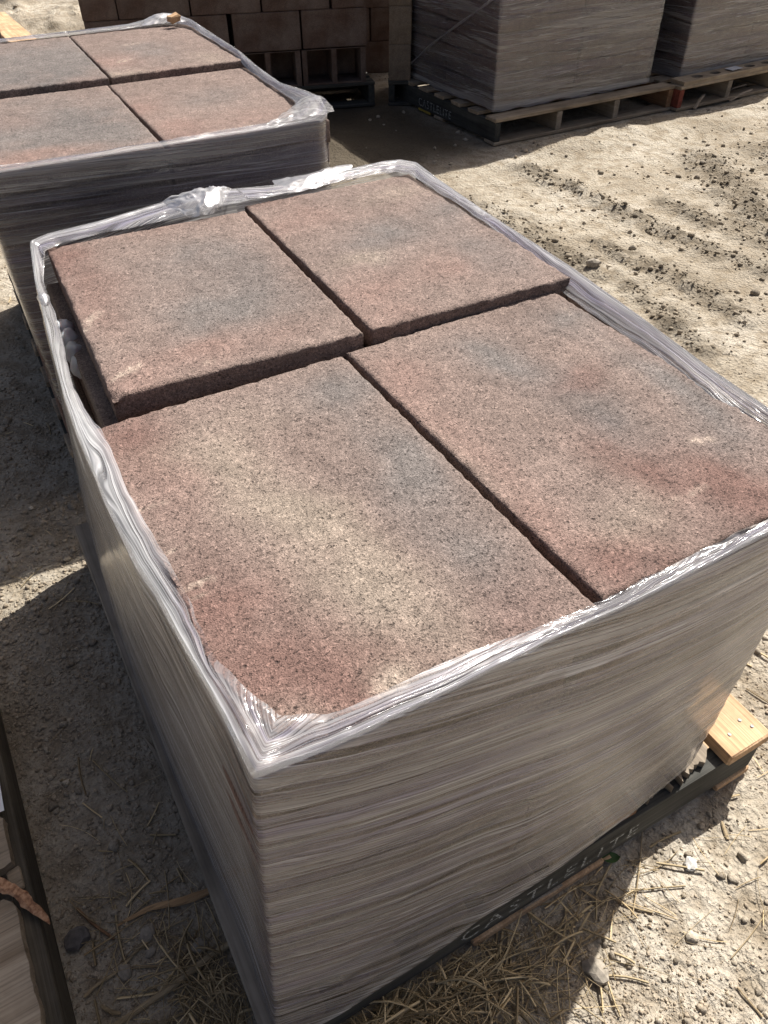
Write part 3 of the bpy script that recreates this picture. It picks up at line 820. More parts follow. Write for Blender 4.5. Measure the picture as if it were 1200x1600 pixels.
# near pallet: stringers run along x, deck boards along y
pal = bpy.data.objects.new('wooden_pallet', None); COL.objects.link(pal); pal.location = (0, -.021, 0); pal.rotation_euler = (0, 0, .030)
tag(pal, 'wooden pallet with white lettering on its dark stringer and a fresh tan board', 'pallet')
x0, x1 = -.055, .948
fs = part_box('stringer', pal, x0, -.030, .020, x1-x0, .038, .095, M['wood_dark'], .003, .0015, 1)
part_box('stringer', pal, x0, .60, .020, x1-x0, .038, .095, M['wood_grey_x'], .003, .0015, 2)
part_box('stringer', pal, x0, 1.135, .020, x1-x0, .038, .095, M['wood_grey_x'], .003, .0015, 3)
for k, (bx, bw) in enumerate(((-.055, .09), (.40, .09), (.858, .09))):
    part_box('bottom_board', pal, bx, -.034, .002, bw, 1.20, .0175, M['wood_new'] if k == 2 else M['wood_grey'], .003, .001, 11+k)
part_box('bottom_board', pal, .30, -.036, .001, .28, .04, .018, M['wood_new'], .003, .001, 17)
zt = .1155
for k, (bx, bw, mt) in enumerate(((-.055, .095, 'wood_grey'), (.075, .09, 'wood_grey'), (.20, .09, 'wood_grey'), (.325, .09, 'wood_grey'), (.45, .09, 'wood_grey'), (.565, .075, 'wood_brown'))):
    part_box('deck_board', pal, bx, -.030+.004*(k % 3), zt, bw, 1.198, .0235, M[mt], .003, .0015, 21+k)
splinter_board('deck_board', pal, .660, -.026, zt, .058, 1.19, .0200, M['wood_grey'], 31)
splinter_board('deck_board', pal, .742, -.024, zt, .088, 1.19, .0170, M['wood_grey'], 33)
part_box('deck_board', pal, .842, -.036, zt, .106, 1.206, .0300, M['wood_new'], .003, .001, 35)
nails(pal, [(.875, .0), (.915, .012), (.925, -.008), (.862, .62), (.92, .63)], zt+.0302)

# lettering
def lettering(text, size, parent, loc, rot, mat, sx=1.0, shear=0, gap=1.0):
    cu = bpy.data.curves.new('stencil_lettering', 'FONT'); cu.body = text; cu.size = size; cu.space_character = gap; cu.shear = shear
    cu.fill_mode = 'BOTH' if hasattr(cu, 'fill_mode') else cu.fill_mode
    cu.resolution_u = 3
    tmp = bpy.data.objects.new('tmp_lettering', cu); COL.objects.link(tmp)
    dg = bpy.context.evaluated_depsgraph_get(); dg.update()
    me = bpy.data.meshes.new_from_object(tmp.evaluated_get(dg))
    bpy.data.objects.remove(tmp)
    me.materials.clear()
    o = obj('stencil_lettering', me, mat, parent, loc, rot); o.scale = (sx, 1, 1)
    o['label'] = 'worn white capital lettering'
    return o
t = NT('worn_white_stencil'); co = t.tc.outputs['Object']
t.b.inputs['Base Color'].default_value = (.50, .52, .50, 1); t.b.inputs['Roughness'].default_value = .8
tr = t.n.new('ShaderNodeBsdfTransparent'); mx = t.n.new('ShaderNodeMixShader')
t.link(t.ramp(t.noise(co, 160, 3, .7), [(.42, 0), (.54, .75)]), mx.inputs[0])
t.link(tr.outputs[0], mx.inputs[1]); t.link(t.b.outputs[0], mx.inputs[2]); t.link(mx.outputs[0], t.out.inputs['Surface'])
M['stencil'] = t.m
# children of the pallet's stringer: local coordinates start at the stringer's corner
lettering('CASTLELITE', .056, fs, (.325, -.0035, .034), (math.pi/2, 0, 0), M['stencil'], 1.0, 0, 1.32)

# pallet under the second stack (only its edge can be seen)
def simple_pallet(loc, rotz, lx, ly, label, deck_mat, stringer_mats, nb=7, zt=.098, group=None, end_block=None, along='x'):
    p = bpy.data.objects.new('wooden_pallet', None); COL.objects.link(p); p.location = loc; p.rotation_euler = (0, 0, rotz)
    tag(p, label, 'pallet', group)
    # stringers along local y, deck boards along local x
    st = []
    for k in range(len(stringer_mats)):
        xx = k*(lx-.04)/(len(stringer_mats)-1)
        st.append(part_box('stringer', p, xx, .004, .0185, .04, ly-.008, zt-.019, M[stringer_mats[k]], .003, .0015, 40+k))
    bw = .098; gap = (ly-nb*bw)/(nb-1)
    for k in range(nb):
        part_box('deck_board', p, -.002, k*(bw+gap), zt+.0005, lx+.004, bw, .0195, M[deck_mat], .003, .0018, 50+k)
    for k in range(3):
        part_box('bottom_board', p, -.001, k*(ly-.1)/2, .0, lx+.002, .1, .018, M[deck_mat], .003, .0015, 60+k)
    return p, st
simple_pallet((-.04, 1.44, 0), 0, .86, 1.26, 'grey wooden pallet under the farther opened paver stack', 'wood_grey_x', ['wood_dark_y']*3, zt=.119)

# empty pallet at the lower left
lp = bpy.data.objects.new('wooden_pallet', None); COL.objects.link(lp); lp.location = (-.30, 0, 0); lp.rotation_euler = (0, 0, .05)
tag(lp, 'weathered empty pallet with broken deck boards and an orange splinter', 'pallet')
part_box('stringer', lp, -.030, -.75, .0195, .032, 1.62, .088, M['wood_rail'], .003, .0015, 71)
part_box('stringer', lp, -.60, -.75, .0195, .032, 1.62, .088, M['wood_rail'], .003, .0015, 72)
part_box('stringer', lp, -1.12, -.75, .0195, .032, 1.62, .088, M['wood_rail'], .003, .0015, 73)
def chewed_board(parent, xr, y0, y1, z, th, mat, seed):
    """board running along -x whose right end is worn to an uneven line"""
    n = 22; r = np.random.default_rng(seed); ys = np.linspace(y0, y1, n)
    xr_ = xr+.004*vnoise(ys*14+seed, ys*0+.5, seed=seed)+.002*vnoise(ys*90, ys*0+.5, seed=seed+1)
    xr_[0] -= .012; xr_[-1] -= .016; xr_[-2] -= .004
    V = []
    for zz in (z, z+th):
        V += [(x-(.001 if zz > z else 0), y, zz) for x, y in zip(xr_, ys)]+[(-1.12, y, zz) for y in ys]
    F = []
    for i in range(n-1):
        F.append([i, n+i, n+i+1, i+1]); F.append([2*n+i, 2*n+i+1, 3*n+i+1, 3*n+i]); F.append([i, i+1, 2*n+i+1, 2*n+i])
    F.append([0, 2*n, 3*n, n]); F.append([n-1, 2*n-1, 4*n-1, 3*n-1])
    o = obj('deck_board', mesh('deck_board', V, F), mat, parent)
    return o
chewed_board(lp, -.018, -.30, .08, .1080, .022, M['wood_grey_x'], 3)
chewed_board(lp, -.020, .105, .325, .1085, .022, M['wood_grey_x'], 4)
chewed_board(lp, -.012, .378, .475, .1085, .020, M['wood_grey_x'], 5)
chewed_board(lp, -.040, .50, .62, .1085, .020, M['wood_grey_x'], 6)
chewed_board(lp, -.050, .66, .84, .1085, .020, M['wood_grey_x'], 7)
part_box('bottom_board', lp, -1.12, .330, .001, 1.12, .05, .018, M['wood_grey_x'], .003, .001, 76)
part_box('deck_block', lp, -.030, .338, .1080, .022, .040, .006, M['wood_grey_x'], .002, .001, 77)
# orange splinter
a, c_ = at(0, 1372, .131), at(78, 1442, .118)
pth = [a+np.array([-.02, .012, 0]), a*.6+c_*.4+np.array([0, .004, .004]), a*.3+c_*.7+np.array([.0, .0, .002]), c_]
V, F = tube(smooth_path(pth, 14), [.006, .008, .009, .0095, .0095, .0095, .0095, .0095, .009, .0085, .008, .007, .005, .002], 5, .40)
tw = NT('red_orange_wood'); co = tw.tc.outputs['Object']
tw.link(tw.ramp(tw.noise(tw.mapping(co, (140, 140, 60)), 1, 4), [(.35, (.22, .10, .05)), (.5, (.40, .21, .11)), (.68, (.55, .33, .19))]), tw.b.inputs['Base Color']); tw.b.inputs['Roughness'].default_value = .8
M['splinter'] = tw.m
tag(obj('wood_splinter', mesh('wood_splinter', V+np.random.default_rng(2).uniform(-.0022, .0022, V.shape)*np.array([1, 1, .5]), F), M['splinter']), 'orange broken wood splinter lying across the weathered empty pallet', 'splinter')
# scrap of white paper on the empty pallet
Ug, Vg = np.meshgrid(np.linspace(0, 1, 9), np.linspace(0, 1, 9))
sx_ = -.43+.098*Ug; sy_ = .475+.10*Vg; sz_ = .1325+.004*vnoise(Ug*3, Vg*3, seed=4)+.003
tag(obj('paper_scrap', mesh('paper_scrap', np.stack([sx_.ravel(), sy_.ravel(), sz_.ravel()], 1), grid_faces(9, 9), smooth=True), plain_mat('white_paper', (.8, .8, .8), .7, .05)),
    'white paper scrap lying on the weathered empty pallet', 'paper')

# wood chip on the rim of the second stack
wc = at(268, 47, QB+.03)
tag(obj('wood_chip', box_mesh('wood_chip', .040, .026, .020, .003, jit=.003, seed=9), M['wood_new'], None, (.705, 2.592, QB+.012), (.25, -.15, .3)),
    'small wood chip resting on the wrap rim of the farther opened stack', 'wood chip')

# ------------------------------------------------------------------ wrapped stacks in the background
def wrapped_stack(ox, oy, ang, wx, wy, htop, deck, label_w, label_s, grp, seed, nlay):
    ca, sa = math.cos(ang), math.sin(ang)
    Wd = lambda x, y, z: (ox+x*ca-y*sa, oy+x*sa+y*ca, z)
    r = random.Random(seed)
    th = (htop-deck)/nlay
    meb = box_mesh('stacked_slab', wx/2-.006, wy/2-.006, th-.004, .007, jit=.001, seed=seed); meb.materials.append(M['slab_lower'])
    for i in range(nlay):
        for a in (0, 1):
            for c in (0, 1):
                o = obj('paver_slab', meb)
                p = Wd(a*wx/2+r.uniform(-.004, .004), c*wy/2+r.uniform(-.004, .004), deck+i*th)
                o.location = p; o.rotation_euler = (0, 0, ang)
                tag(o, label_s, 'paver slab', grp)
    m = .014
    cr = []; inn = []; bs = []
    for (x, y) in ((-m, -m), (wx*.33, -m), (wx*.66, -m), (wx+m, -m), (wx+m, wy*.5), (wx+m, wy+m), (wx*.5, wy+m), (-m, wy+m), (-m, wy*.5)):
        cr.append(Wd(x, y, htop+.004)); bs.append(Wd(x*1.0, y, deck+.004))
        inn.append(Wd(min(max(x, .05), wx-.05), min(max(y, .05), wy-.05), htop+.012))
    return film('stretch_wrap', cr, inn, bs, 520, 70, 6, M['film_back'], label_w, seed, rough=1.5, sm=4, wobble=.006)
P1A = math.radians(2.5)
bp1, st1 = simple_pallet((2.595, 3.385, 0), P1A, 1.34, 1.16, 'grey pallet with lettered dark side under the wrapped stack with the twisted strand', 'wood_grey_x', ['wood_dark_y', 'wood_grey', 'wood_grey', 'wood_brown'], zt=.119)
wrap3 = wrapped_stack(2.655, 3.505, P1A, 1.15, 1.0, 1.09, .140, 'cloudy stretch wrap around the tall stack with the twisted strand and knot', 'paver slab inside the wrapped stack with the twisted strand', 'slabs in the wrapped stack with the strand', 301, 15)
M['stencil_bright'] = M['stencil']
lettering('CASTLELITE', .062, st1[0], (-.003, .80, .016), (math.pi/2, 0, -math.pi/2), M['stencil'], 1.0, 0, 1.15)
part_box('paint_stripe', st1[0], -.003, .66, -.012, .003, .14, .012, plain_mat('yellow_paint', (.42, .30, .06), .8, .3), .001, 0)
# white tag slip on the deck edge
# twisted strand across the shaded side
A3 = np.array([2.62, 4.40, .17]); 
def P1(x, y, z):
    ca, sa = math.cos(P1A), math.sin(P1A); return np.array([2.655+x*ca-y*sa, 3.505+x*sa+y*ca, z])
strand = [P1(-.035, .97, .150), P1(-.045, .55, .40), P1(-.045, .05, .66), P1(-.03, -.035, .72), P1(.20, -.04, .86), P1(.34, -.035, .93)]
V, F = tube(smooth_path(strand, 60), .010+.004*np.sin(np.linspace(0, 30, 60)), 8, .45, .5)
tw_uv = np.stack([np.linspace(0, 1, len(V)), np.linspace(0, .3, len(V))], 1)
obj('twisted_strand', mesh('twisted_strand', V, F, uv=tw_uv, smooth=True), M['film_strand'], wrap3)
def knot_fn(u, v):
    a = 2*math.pi*u; r = .03+.015*np.sin(3*a)
    x = .27+r*np.cos(a)*np.sin(math.pi*v)*1.5; z = .80+.045*np.cos(math.pi*v)
    y = -.045+r*np.sin(a)*np.sin(math.pi*v)
    ca, sa = math.cos(P1A), math.sin(P1A)
    return np.stack([2.655+x*ca-y*sa, 3.505+x*sa+y*ca, z], 1)
crumple('film_knot', knot_fn, 26, 16, wrap3, M['film_strand'], 95, .03)

P2A = math.radians(4)
bp2, st2 = simple_pallet((3.945, 3.40, 0), P2A, 1.34, 1.16, 'grey pallet with holed edge board and red block end under the plain wrapped stack', 'wood_grey_x', ['red_paint', 'wood_grey', 'wood_grey', 'wood_brown'], zt=.119)
wrap4 = wrapped_stack(4.06, 3.545, P2A, 1.15, 1.0, 1.04, .140, 'cloudy stretch wrap around the plain tall stack above the holed edge board', 'paver slab inside the plain wrapped stack', 'slabs in the plain wrapped stack', 331, 15)
# edge board with oval hand holes lying on that pallet's deck, broken lath below it
def holed_board(w, d, th, holes):
    import bmesh
    bm = bmesh.new()
    def loop(pts):
        vs = [bm.verts.new((x, y, th)) for x, y in pts]
        return [bm.edges.new((vs[i], vs[(i+1) % len(vs)])) for i in range(len(vs))]
    es = loop([(0, 0), (w, 0), (w, d), (0, d)])
    for (cx, cy, rx, ry) in holes:
        es += loop([(cx+rx*math.cos(a), cy+ry*math.sin(a)) for a in np.linspace(0, 2*math.pi, 16, endpoint=False)])
    bmesh.ops.triangle_fill(bm, edges=es, use_beauty=True)
    r = bmesh.ops.extrude_face_region(bm, geom=bm.faces[:])
    for v in r['geom']:
        if isinstance(v, bmesh.types.BMVert): v.co.z = 0
    bmesh.ops.recalc_face_normals(bm, faces=bm.faces)
    me = bpy.data.meshes.new('edge_board'); bm.to_mesh(me); bm.free(); return me
hb = holed_board(1.30, .115, .022, [(.17+.16*k, .058, .045, .028) for k in range(7)])
obj('edge_board', hb, M['wood_grey_x'], bp2, (.02, .002, .1395))
tag(obj('paper_tag', box_mesh('paper_tag', .11, .06, .002, .0008), plain_mat('tag_paper', (.55, .56, .58), .6, .1), None, (4.40, 3.448, .168), (0, 0, P2A+.1)), 'pale paper tag lying on the holed edge board', 'paper tag')
for k, (px, py, qx, qy) in enumerate(((1085, 170, 1100, 148), (1120, 150, 1165, 132), (1140, 158, 1175, 140))):
    p = at(px, py, .02); q = at(qx, qy, .06)
    V, F = tube(smooth_path([p, (p+q)/2+np.array([0, 0, .01]), q], 8), .010, 5, .4)
    tag(obj('broken_lath', mesh('broken_lath', V, F), M['wood_grey']), ('splintered lath leaning against the red pallet block', 'splintered lath lying under the holed edge board', 'thin splintered lath lying on the dirt beside another under the holed board')[k], 'lath')

# ------------------------------------------------------------------ concrete block stacks
def block_mesh(w, d, h):
    """two-core concrete block, cores run through the depth (y)"""
    import bmesh
    bm = bmesh.new(); web = .030
    def quad(pts): return bm.faces.new([bm.verts.new(p) for p in pts])
    cw = (w-3*web)/2
    x = [0, web, web+cw, 2*web+cw, 2*web+2*cw, w]; z = [0, .010, h-.004, h]
    for i in range(5):
        for j in range(3):
            if j == 1 and i in (1, 3): continue
            quad([(x[i], 0, z[j]), (x[i+1], 0, z[j]), (x[i+1], 0, z[j+1]), (x[i], 0, z[j+1])])
            quad([(x[i], d, z[j]), (x[i], d, z[j+1]), (x[i+1], d, z[j+1]), (x[i+1], d, z[j])])
    for i in (1, 3):
        a, b_ = x[i], x[i+1]; c, e_ = z[1], z[2]
        quad([(a, 0, c), (a, d, c), (b_, d, c), (b_, 0, c)]); quad([(a, 0, e_), (b_, 0, e_), (b_, d, e_), (a, d, e_)])
        quad([(a, 0, c), (a, 0, e_), (a, d, e_), (a, d, c)]); quad([(b_, 0, c), (b_, d, c), (b_, d, e_), (b_, 0, e_)])
    for i in range(5):
        quad([(x[i], 0, 0), (x[i], d, 0), (x[i+1], d, 0), (x[i+1], 0, 0)]); quad([(x[i], 0, h), (x[i+1], 0, h), (x[i+1], d, h), (x[i], d, h)])
    for j in range(3):
        quad([(0, 0, z[j]), (0, 0, z[j+1]), (0, d, z[j+1]), (0, d, z[j])]); quad([(w, 0, z[j]), (w, d, z[j]), (w, d, z[j+1]), (w, 0, z[j+1])])
    bmesh.ops.remove_doubles(bm, verts=bm.verts, dist=1e-5); bmesh.ops.recalc_face_normals(bm, faces=bm.faces)
    me = bpy.data.meshes.new('concrete_block'); bm.to_mesh(me); bm.free(); me.materials.append(M['block']); return me
solid = box_mesh('concrete_block', .392, .192, .196, .004, jit=.0008, seed=4); solid.materials.append(M['block'])
solid_half = box_mesh('concrete_block', .192, .192, .196, .004, jit=.0008, seed=5); solid_half.materials.append(M['block'])
hollow = block_mesh(.392, .19, .192)
BA = math.atan2(-.124, .503)
bx0, by0 = 2.324-1.606*math.cos(BA), 4.421-1.606*math.sin(BA)
def BW(x, y, z): return (bx0+x*math.cos(BA)-y*math.sin(BA), by0+x*math.sin(BA)+y*math.cos(BA), z)
simple_pallet((*BW(-.01, .0, 0)[:2], 0), BA, 1.66, 1.0, 'dark pallet under the brown concrete block stack', 'wood_dark', ['wood_dark_y']*4, zt=.119)
gb = 'blocks of the brown block stack'
def put_block(me, x, y, z, label, grp=gb, name='concrete_block'):
    o = obj(name, me, None, None, BW(x, y, z), (0, 0, BA)); return tag(o, label, 'concrete block', grp)
for k in range(4):
    put_block(hollow, .402*k+rr.uniform(-.003, .003), .004, .1405, 'brown two-core concrete block showing its open cores, in the bottom course')
    put_block(solid, .402*k, .206, .1405, 'brown concrete block hidden behind the open cores of the bottom course')
COURSE = ['', 'brown concrete block resting on the open-core blocks, second course of the block stack', 'brown concrete block in the third course of the block stack',
          'brown concrete block in the fourth course of the block stack', 'brown concrete block in the topmost course of the block stack']
for row in range(1, 5):
    zz = .1405+row*.1985
    off = 0 if row % 2 else -.21
    for k in range(5):
        x = off+.402*k+(.010 if row == 1 and k >= 2 else 0)-(.006 if row == 1 and k < 2 else 0)
        if x < -.05: put_block(solid_half, x+.205, .0, zz, 'half-length end of a brown block closing an upper course of the block stack')
        elif x > 1.5: continue
        elif x > 1.35: put_block(solid_half, x+.002, .0, zz, 'half-length end of a brown block closing an upper course of the block stack')
        else: put_block(solid, x+rr.uniform(-.004, .004), rr.uniform(-.004, .004), zz, COURSE[row])
    for k in range(4):
        put_block(solid, .402*k, .206, zz, 'brown concrete block in the second row behind the face of the block stack')
# a paler column of blocks standing on end between the block stack and the wrapped stack
tanb = box_mesh('concrete_block', .135, .39, .196, .004, jit=.001, seed=8); tanb.materials.append(M['block_tan'])
cb = at(608, 126, .14)
simple_pallet((cb[0]-.01, cb[1]-.01, 0), -.49, .16, .45, 'dark narrow pallet under the olive tan block column', 'wood_dark', ['wood_dark_y']*2, nb=3, zt=.119)
for k in range(5):
    o = obj('concrete_block', tanb, None, None, (cb[0]+rr.uniform(-.004, .004), cb[1], .1405+k*.1985), (0, 0, -.49))
    tag(o, 'olive tan concrete block end in the narrow column beside the wrapped stack', 'concrete block', 'blocks of the olive column')
# brown filler stack added behind, to close the gap and shade the ground
for row in range(6):
    for k in range(6):
        o = obj('concrete_block', solid, None, None, BW(.402*k+(.2 if row % 2 else 0), .80, row*.1985), (0, 0, BA))
        tag(o, 'brown concrete block of the added filler stack darkening the gap behind the olive column', 'concrete block', 'blocks of the added filler stack behind the gap')

# far stack at the upper left, with its pale board
fp = bpy.data.objects.new('wooden_pallet', None); COL.objects.link(fp); fp.location = (-.75, 6.55, 0); fp.rotation_euler = (0, 0, .06)
tag(fp, 'far pallet with one long bright tan board beside dark blocks', 'pallet')
part_box('deck_board', fp, 1.25, .06, .118, .20, 1.25, .024, M['wood_new'], .003, .001, 81)
for k in range(3): part_box('deck_board', fp, .10+.36*k, .02, .118, .26, 1.25, .024, M['wood_grey'], .003, .001, 82+k)
for k in range(3): part_box('stringer', fp, .0, .05+.55*k, .002, 1.45, .04, .1155, M['wood_dark'], .003, .001, 86+k)
for k in range(4):
    for c in range(3):
        o = obj('concrete_block', solid, None, None, (.06-.402*c, 6.62, .1425+k*.1985), (0, 0, .06)); tag(o, 'dark brown concrete block standing beside the long bright tan board', 'concrete block', 'blocks beside the far tan board')

# ------------------------------------------------------------------ gravel, clods, straw
def visible_ground(n, seed):
    """random ground points under the picture, more where the camera is near"""
    r = np.random.default_rng(seed)
    px = r.uniform(-60, 1260, n); py = r.uniform(0, 1660, n)
    d = _f[None]+((px-600)/FPX)[:, None]*CR+((800-py)/FPX)[:, None]*CU
    t_ = -CAM[2]/d[:, 2]; P = CAM+t_[:, None]*d
    ok = (t_ > 0) & (t_ < 14)
    return P[ok]
def clear_of(P, pad=.0):
    k = np.ones(len(P), bool)
    for (x0, x1, y0, y1) in FOOT:
        k &= ~((P[:, 0] > x0+.03-pad) & (P[:, 0] < x1-.03+pad) & (P[:, 1] > y0+.03-pad) & (P[:, 1] < y1-.03+pad))
    return k
import bmesh as _bm
def ico(sub):
    bm = _bm.new(); _bm.ops.create_icosphere(bm, subdivisions=sub, radius=1)
    V = np.array([v.co for v in bm.verts]); F = np.array([[v.index for v in f.verts] for f in bm.faces]); bm.free(); return V, F
ico0, ico1 = ico(1), ico(2)

def scatter(name, P, size, base, mat, seed, label, cat, tint):
    r = np.random.default_rng(seed); n = len(P); V0, F0 = base; m = len(V0)
    var = np.stack([1+.50*vnoise(V0[:, 0]*1.7+s*11, V0[:, 1]*1.7, V0[:, 2]*1.7, seed=s) for s in range(8)])
    k = r.integers(0, 8, n)
    B = V0[None]*var[k][:, :, None]
    B = B*r.uniform(.6, 1.25, (n, 1, 3))*np.array([1, 1, .75])
    a = r.uniform(0, 6.28, n); ca, sa = np.cos(a)[:, None], np.sin(a)[:, None]
    B = np.stack([B[..., 0]*ca-B[..., 1]*sa, B[..., 0]*sa+B[..., 1]*ca, B[..., 2]], -1)*size[:, None, None]
    z = ground_height(P[:, 0], P[:, 1])+size*.28
    V = (B+np.stack([P[:, 0], P[:, 1], z], 1)[:, None]).reshape(-1, 3)
    F = (F0[None]+(np.arange(n)*m)[:, None, None]).reshape(-1, 3)
    col = np.repeat(tint(r, n, P), m, axis=0)
    o = obj(name, mesh(name, V, F, col=col), mat); tag(o, label, cat, kind='stuff'); return o
t = NT('stone_and_clod'); co = t.tc.outputs['Object']
at2 = t.n.new('ShaderNodeAttribute'); at2.attribute_name = 'tint'
fn = t.noise(co, 260, 3, .65)
t.link(t.mix(1, at2.outputs['Color'], t.ramp(fn, [(.3, .7), (.7, 1.2)]), 'MULTIPLY'), t.b.inputs['Base Color']); t.b.inputs['Roughness'].default_value = .95
t.b.inputs['Specular IOR Level'].default_value = .1
t.link(t.bump(fn, .003, .7), t.b.inputs['Normal'])
M['stone'] = t.m
def dirt_tint(r, n, P):
    base = np.array([.38, .315, .235])*r.uniform(.75, 1.3, (n, 1))
    m_, _ = rut_mask(P[:, 0].copy(), P[:, 1].copy())
    return base*(1-.5*m_[:, None])
def stone_tint(r, n, P):
    a = r.random((n, 1)); return (np.array([.30, .255, .195])*(1-a)+np.array([.48, .42, .33])*a)*r.uniform(.8, 1.15, (n, 1))
Pg = visible_ground(120000, 5); Pg = Pg[clear_of(Pg)]
dist = np.linalg.norm(Pg-CAM, axis=1)
patch = fbm(Pg[:, 0]*4, Pg[:, 1]*4, 3, 91)
keep = rng.random(len(Pg)) < np.clip(.45+.9*patch, .06, 1)
keep &= ~((Pg[:, 0] > .8) & (Pg[:, 0] < 2.6) & (Pg[:, 1] > 3.3))
keep &= (dist < 2.3) | (rng.random(len(Pg)) < .22)
Pg, dist = Pg[keep], dist[keep]
sz = np.clip(.0009*dist, .0013, .006)*np.exp(rng.normal(0, .45, len(Pg)))
Pl = np.stack([rng.uniform(-.36, .02, 9000), rng.uniform(.05, 2.2, 9000), np.zeros(9000)], 1); Pl = Pl[clear_of(Pl)]
Pl = Pl[rng.random(len(Pl)) < np.clip(.55+.9*fbm(Pl[:, 0]*7, Pl[:, 1]*7, 3, 97), .1, 1)]
Pg = np.concatenate([Pl, Pg]); sz = np.concatenate([np.exp(rng.normal(math.log(.0024), .55, len(Pl))).clip(.001, .009), sz])
scatter('gravel', Pg[:38000], sz[:38000], ico0, M['stone'], 6, 'fine crumbs of soil and grit strewn over the dirt', 'grit', dirt_tint)
Ps = visible_ground(6500, 15); Ps = Ps[clear_of(Ps, .02)]
ds = np.linalg.norm(Ps-CAM, axis=1)
szs = np.clip(.0022*ds, .0032, .0075)*np.exp(rng.normal(0, .42, len(Ps)))
kk = ((ds < 2.3) | (rng.random(len(Ps)) < .35)) & (rng.random(len(Ps)) < np.clip(.5+1.0*fbm(Ps[:, 0]*3, Ps[:, 1]*3, 3, 95), .08, 1))
scatter('pebbles', Ps[kk][:2600], szs[kk][:2600], ico1, M['stone'], 16, 'small pebbles and clods lying on the dirt', 'pebbles', stone_tint)
# clods broken out of the ruts
rp = []
for pts, w, amp in RUTS:
    for a, c_ in zip(pts[:-1], pts[1:]):
        n = int(240*math.hypot(c_[0]-a[0], c_[1]-a[1])*w/.08); q = rng.random(n)
        rp.append(np.stack([a[0]+(c_[0]-a[0])*q+rng.normal(0, w*.5, n), a[1]+(c_[1]-a[1])*q+rng.normal(0, w*.5, n), 0*q], 1))
rp = np.concatenate(rp)
scatter('soil_clods', rp, np.exp(rng.normal(math.log(.0045), .5, len(rp))).clip(.002, .014), ico0, M['stone'], 26, 'dark soil clods thrown up along the tyre ruts', 'clods', lambda r, n, P: np.array([.26, .22, .165])*r.uniform(.7, 1.4, (n, 1)))

# straw
def straw_mat(name, c1, c2):
    t = NT(name); co = t.tc.outputs['Object']
    a = t.n.new('ShaderNodeAttribute'); a.attribute_name = 'tint'
    t.link(a.outputs['Color'], t.b.inputs['Base Color']); t.b.inputs['Roughness'].default_value = .6
    t.b.inputs['Specular IOR Level'].default_value = .3
    return t.m
M['straw'] = straw_mat('dry_straw', 0, 0)
def straw_field(name, centres, label, seed):
    r = np.random.default_rng(seed); VV = []; FF = []; CC = []; base = 0
    for (cx, cy, sx, sy, n, lift) in centres:
        for _ in range(int(n*1.05)):
            x, y = r.normal(cx, sx), r.normal(cy, sy)
            a = r.uniform(0, math.pi*2); ln = r.uniform(.025, .11)*r.choice([.7, 1, 1.4]); k = r.normal(0, 4)
            s = np.linspace(-.5, .5, 5)*ln; th = a+k*s
            px = x+np.cumsum(np.cos(th))*ln/5; py = y+np.cumsum(np.sin(th))*ln/5
            inside = False
            for (x0, x1, y0, y1) in FOOT[:3]:
                if np.any((px > x0+.045) & (px < x1) & (py > y0+.022) & (py < y1)): inside = True
            if inside: continue
            z = ground_height(px, py)+.002+lift*abs(r.normal())*np.array([.5, .8, 1, .9, .6])+r.uniform(0, .003)
            rad = r.uniform(.0004, .0008)*r.choice([.7, 1, 1.3, 2.0, 3.6])
            V, F = tube(np.stack([px, py, z], 1), rad, 3, r.uniform(.2, .9))
            F = [f for f in F if len(f) == 4]
            VV.append(V); FF.append(np.array(F)+base); base += len(V)
            b_ = r.random(); c = (np.array([.70, .55, .32])*(1-b_)+np.array([.30, .22, .12])*b_)*r.uniform(.5, 1.25)
            CC.append(np.broadcast_to(c, (len(V), 3)))
    o = obj(name, mesh(name, np.concatenate(VV), np.concatenate(FF), col=np.concatenate(CC)), M['straw'])
    return tag(o, label, 'straw', kind='stuff')
straw_field('straw', [(.06, -.095, .075, .024, 560, .018), (.16, -.095, .09, .024, 560, .016), (.27, -.11, .08, .025, 300, .010), (.36, -.13, .08, .03, 130, .006), (-.09, .045, .028, .05, 330, .014), (-.13, .08, .05, .05, 160, .008),
                      (-.16, .22, .07, .09, 110, .004), (-.20, .5, .08, .25, 40, .002), (.50, -.08, .08, .03, 60, .004), (.8, -.2, .25, .08, 34, .003), (1.1, .15, .18, .25, 60, .004), (.97, .05, .05, .09, 40, .006), (-.2, 1.6, .12, .4, 40, .002), (.62, -.06, .05, .02, 30, .005)],
            'dry straw litter scattered and piled on the dirt around the pallets', 8)

def stick(name, pts, rad, label, mat, n=16, sides=7, flat=.8, cat='stick', seed=0):
    P = smooth_path(pts, n); R = np.broadcast_to(np.asarray(rad, float), (n,)) if np.ndim(rad) == 0 else np.interp(np.linspace(0, 1, n), np.linspace(0, 1, len(rad)), rad)
    V, F = tube(P, R, sides, flat)
    V = V+np.random.default_rng(seed).uniform(-1, 1, V.shape)*R.mean()*.12
    col = np.broadcast_to(np.array([.40, .31, .19]), (len(V), 3))*(1+.25*vnoise(V[:, 0]*60, V[:, 1]*60, seed=seed))[:, None]
    o = obj(name, mesh(name, V, F, col=col), mat); return tag(o, label, cat)
def G(px, py, up=.004):
    p = at(px, py, 0); p[2] = gz(p[0], p[1])+up; return p
M['cane'] = wood_mat('dry_cane', (.24, .185, .11), (.34, .265, .165), (.42, .34, .22), axis=0, grain=.6)
M['bark'] = wood_mat('split_wood', (.36, .22, .11), (.50, .33, .18), (.58, .40, .23), axis=0, grain=.8)
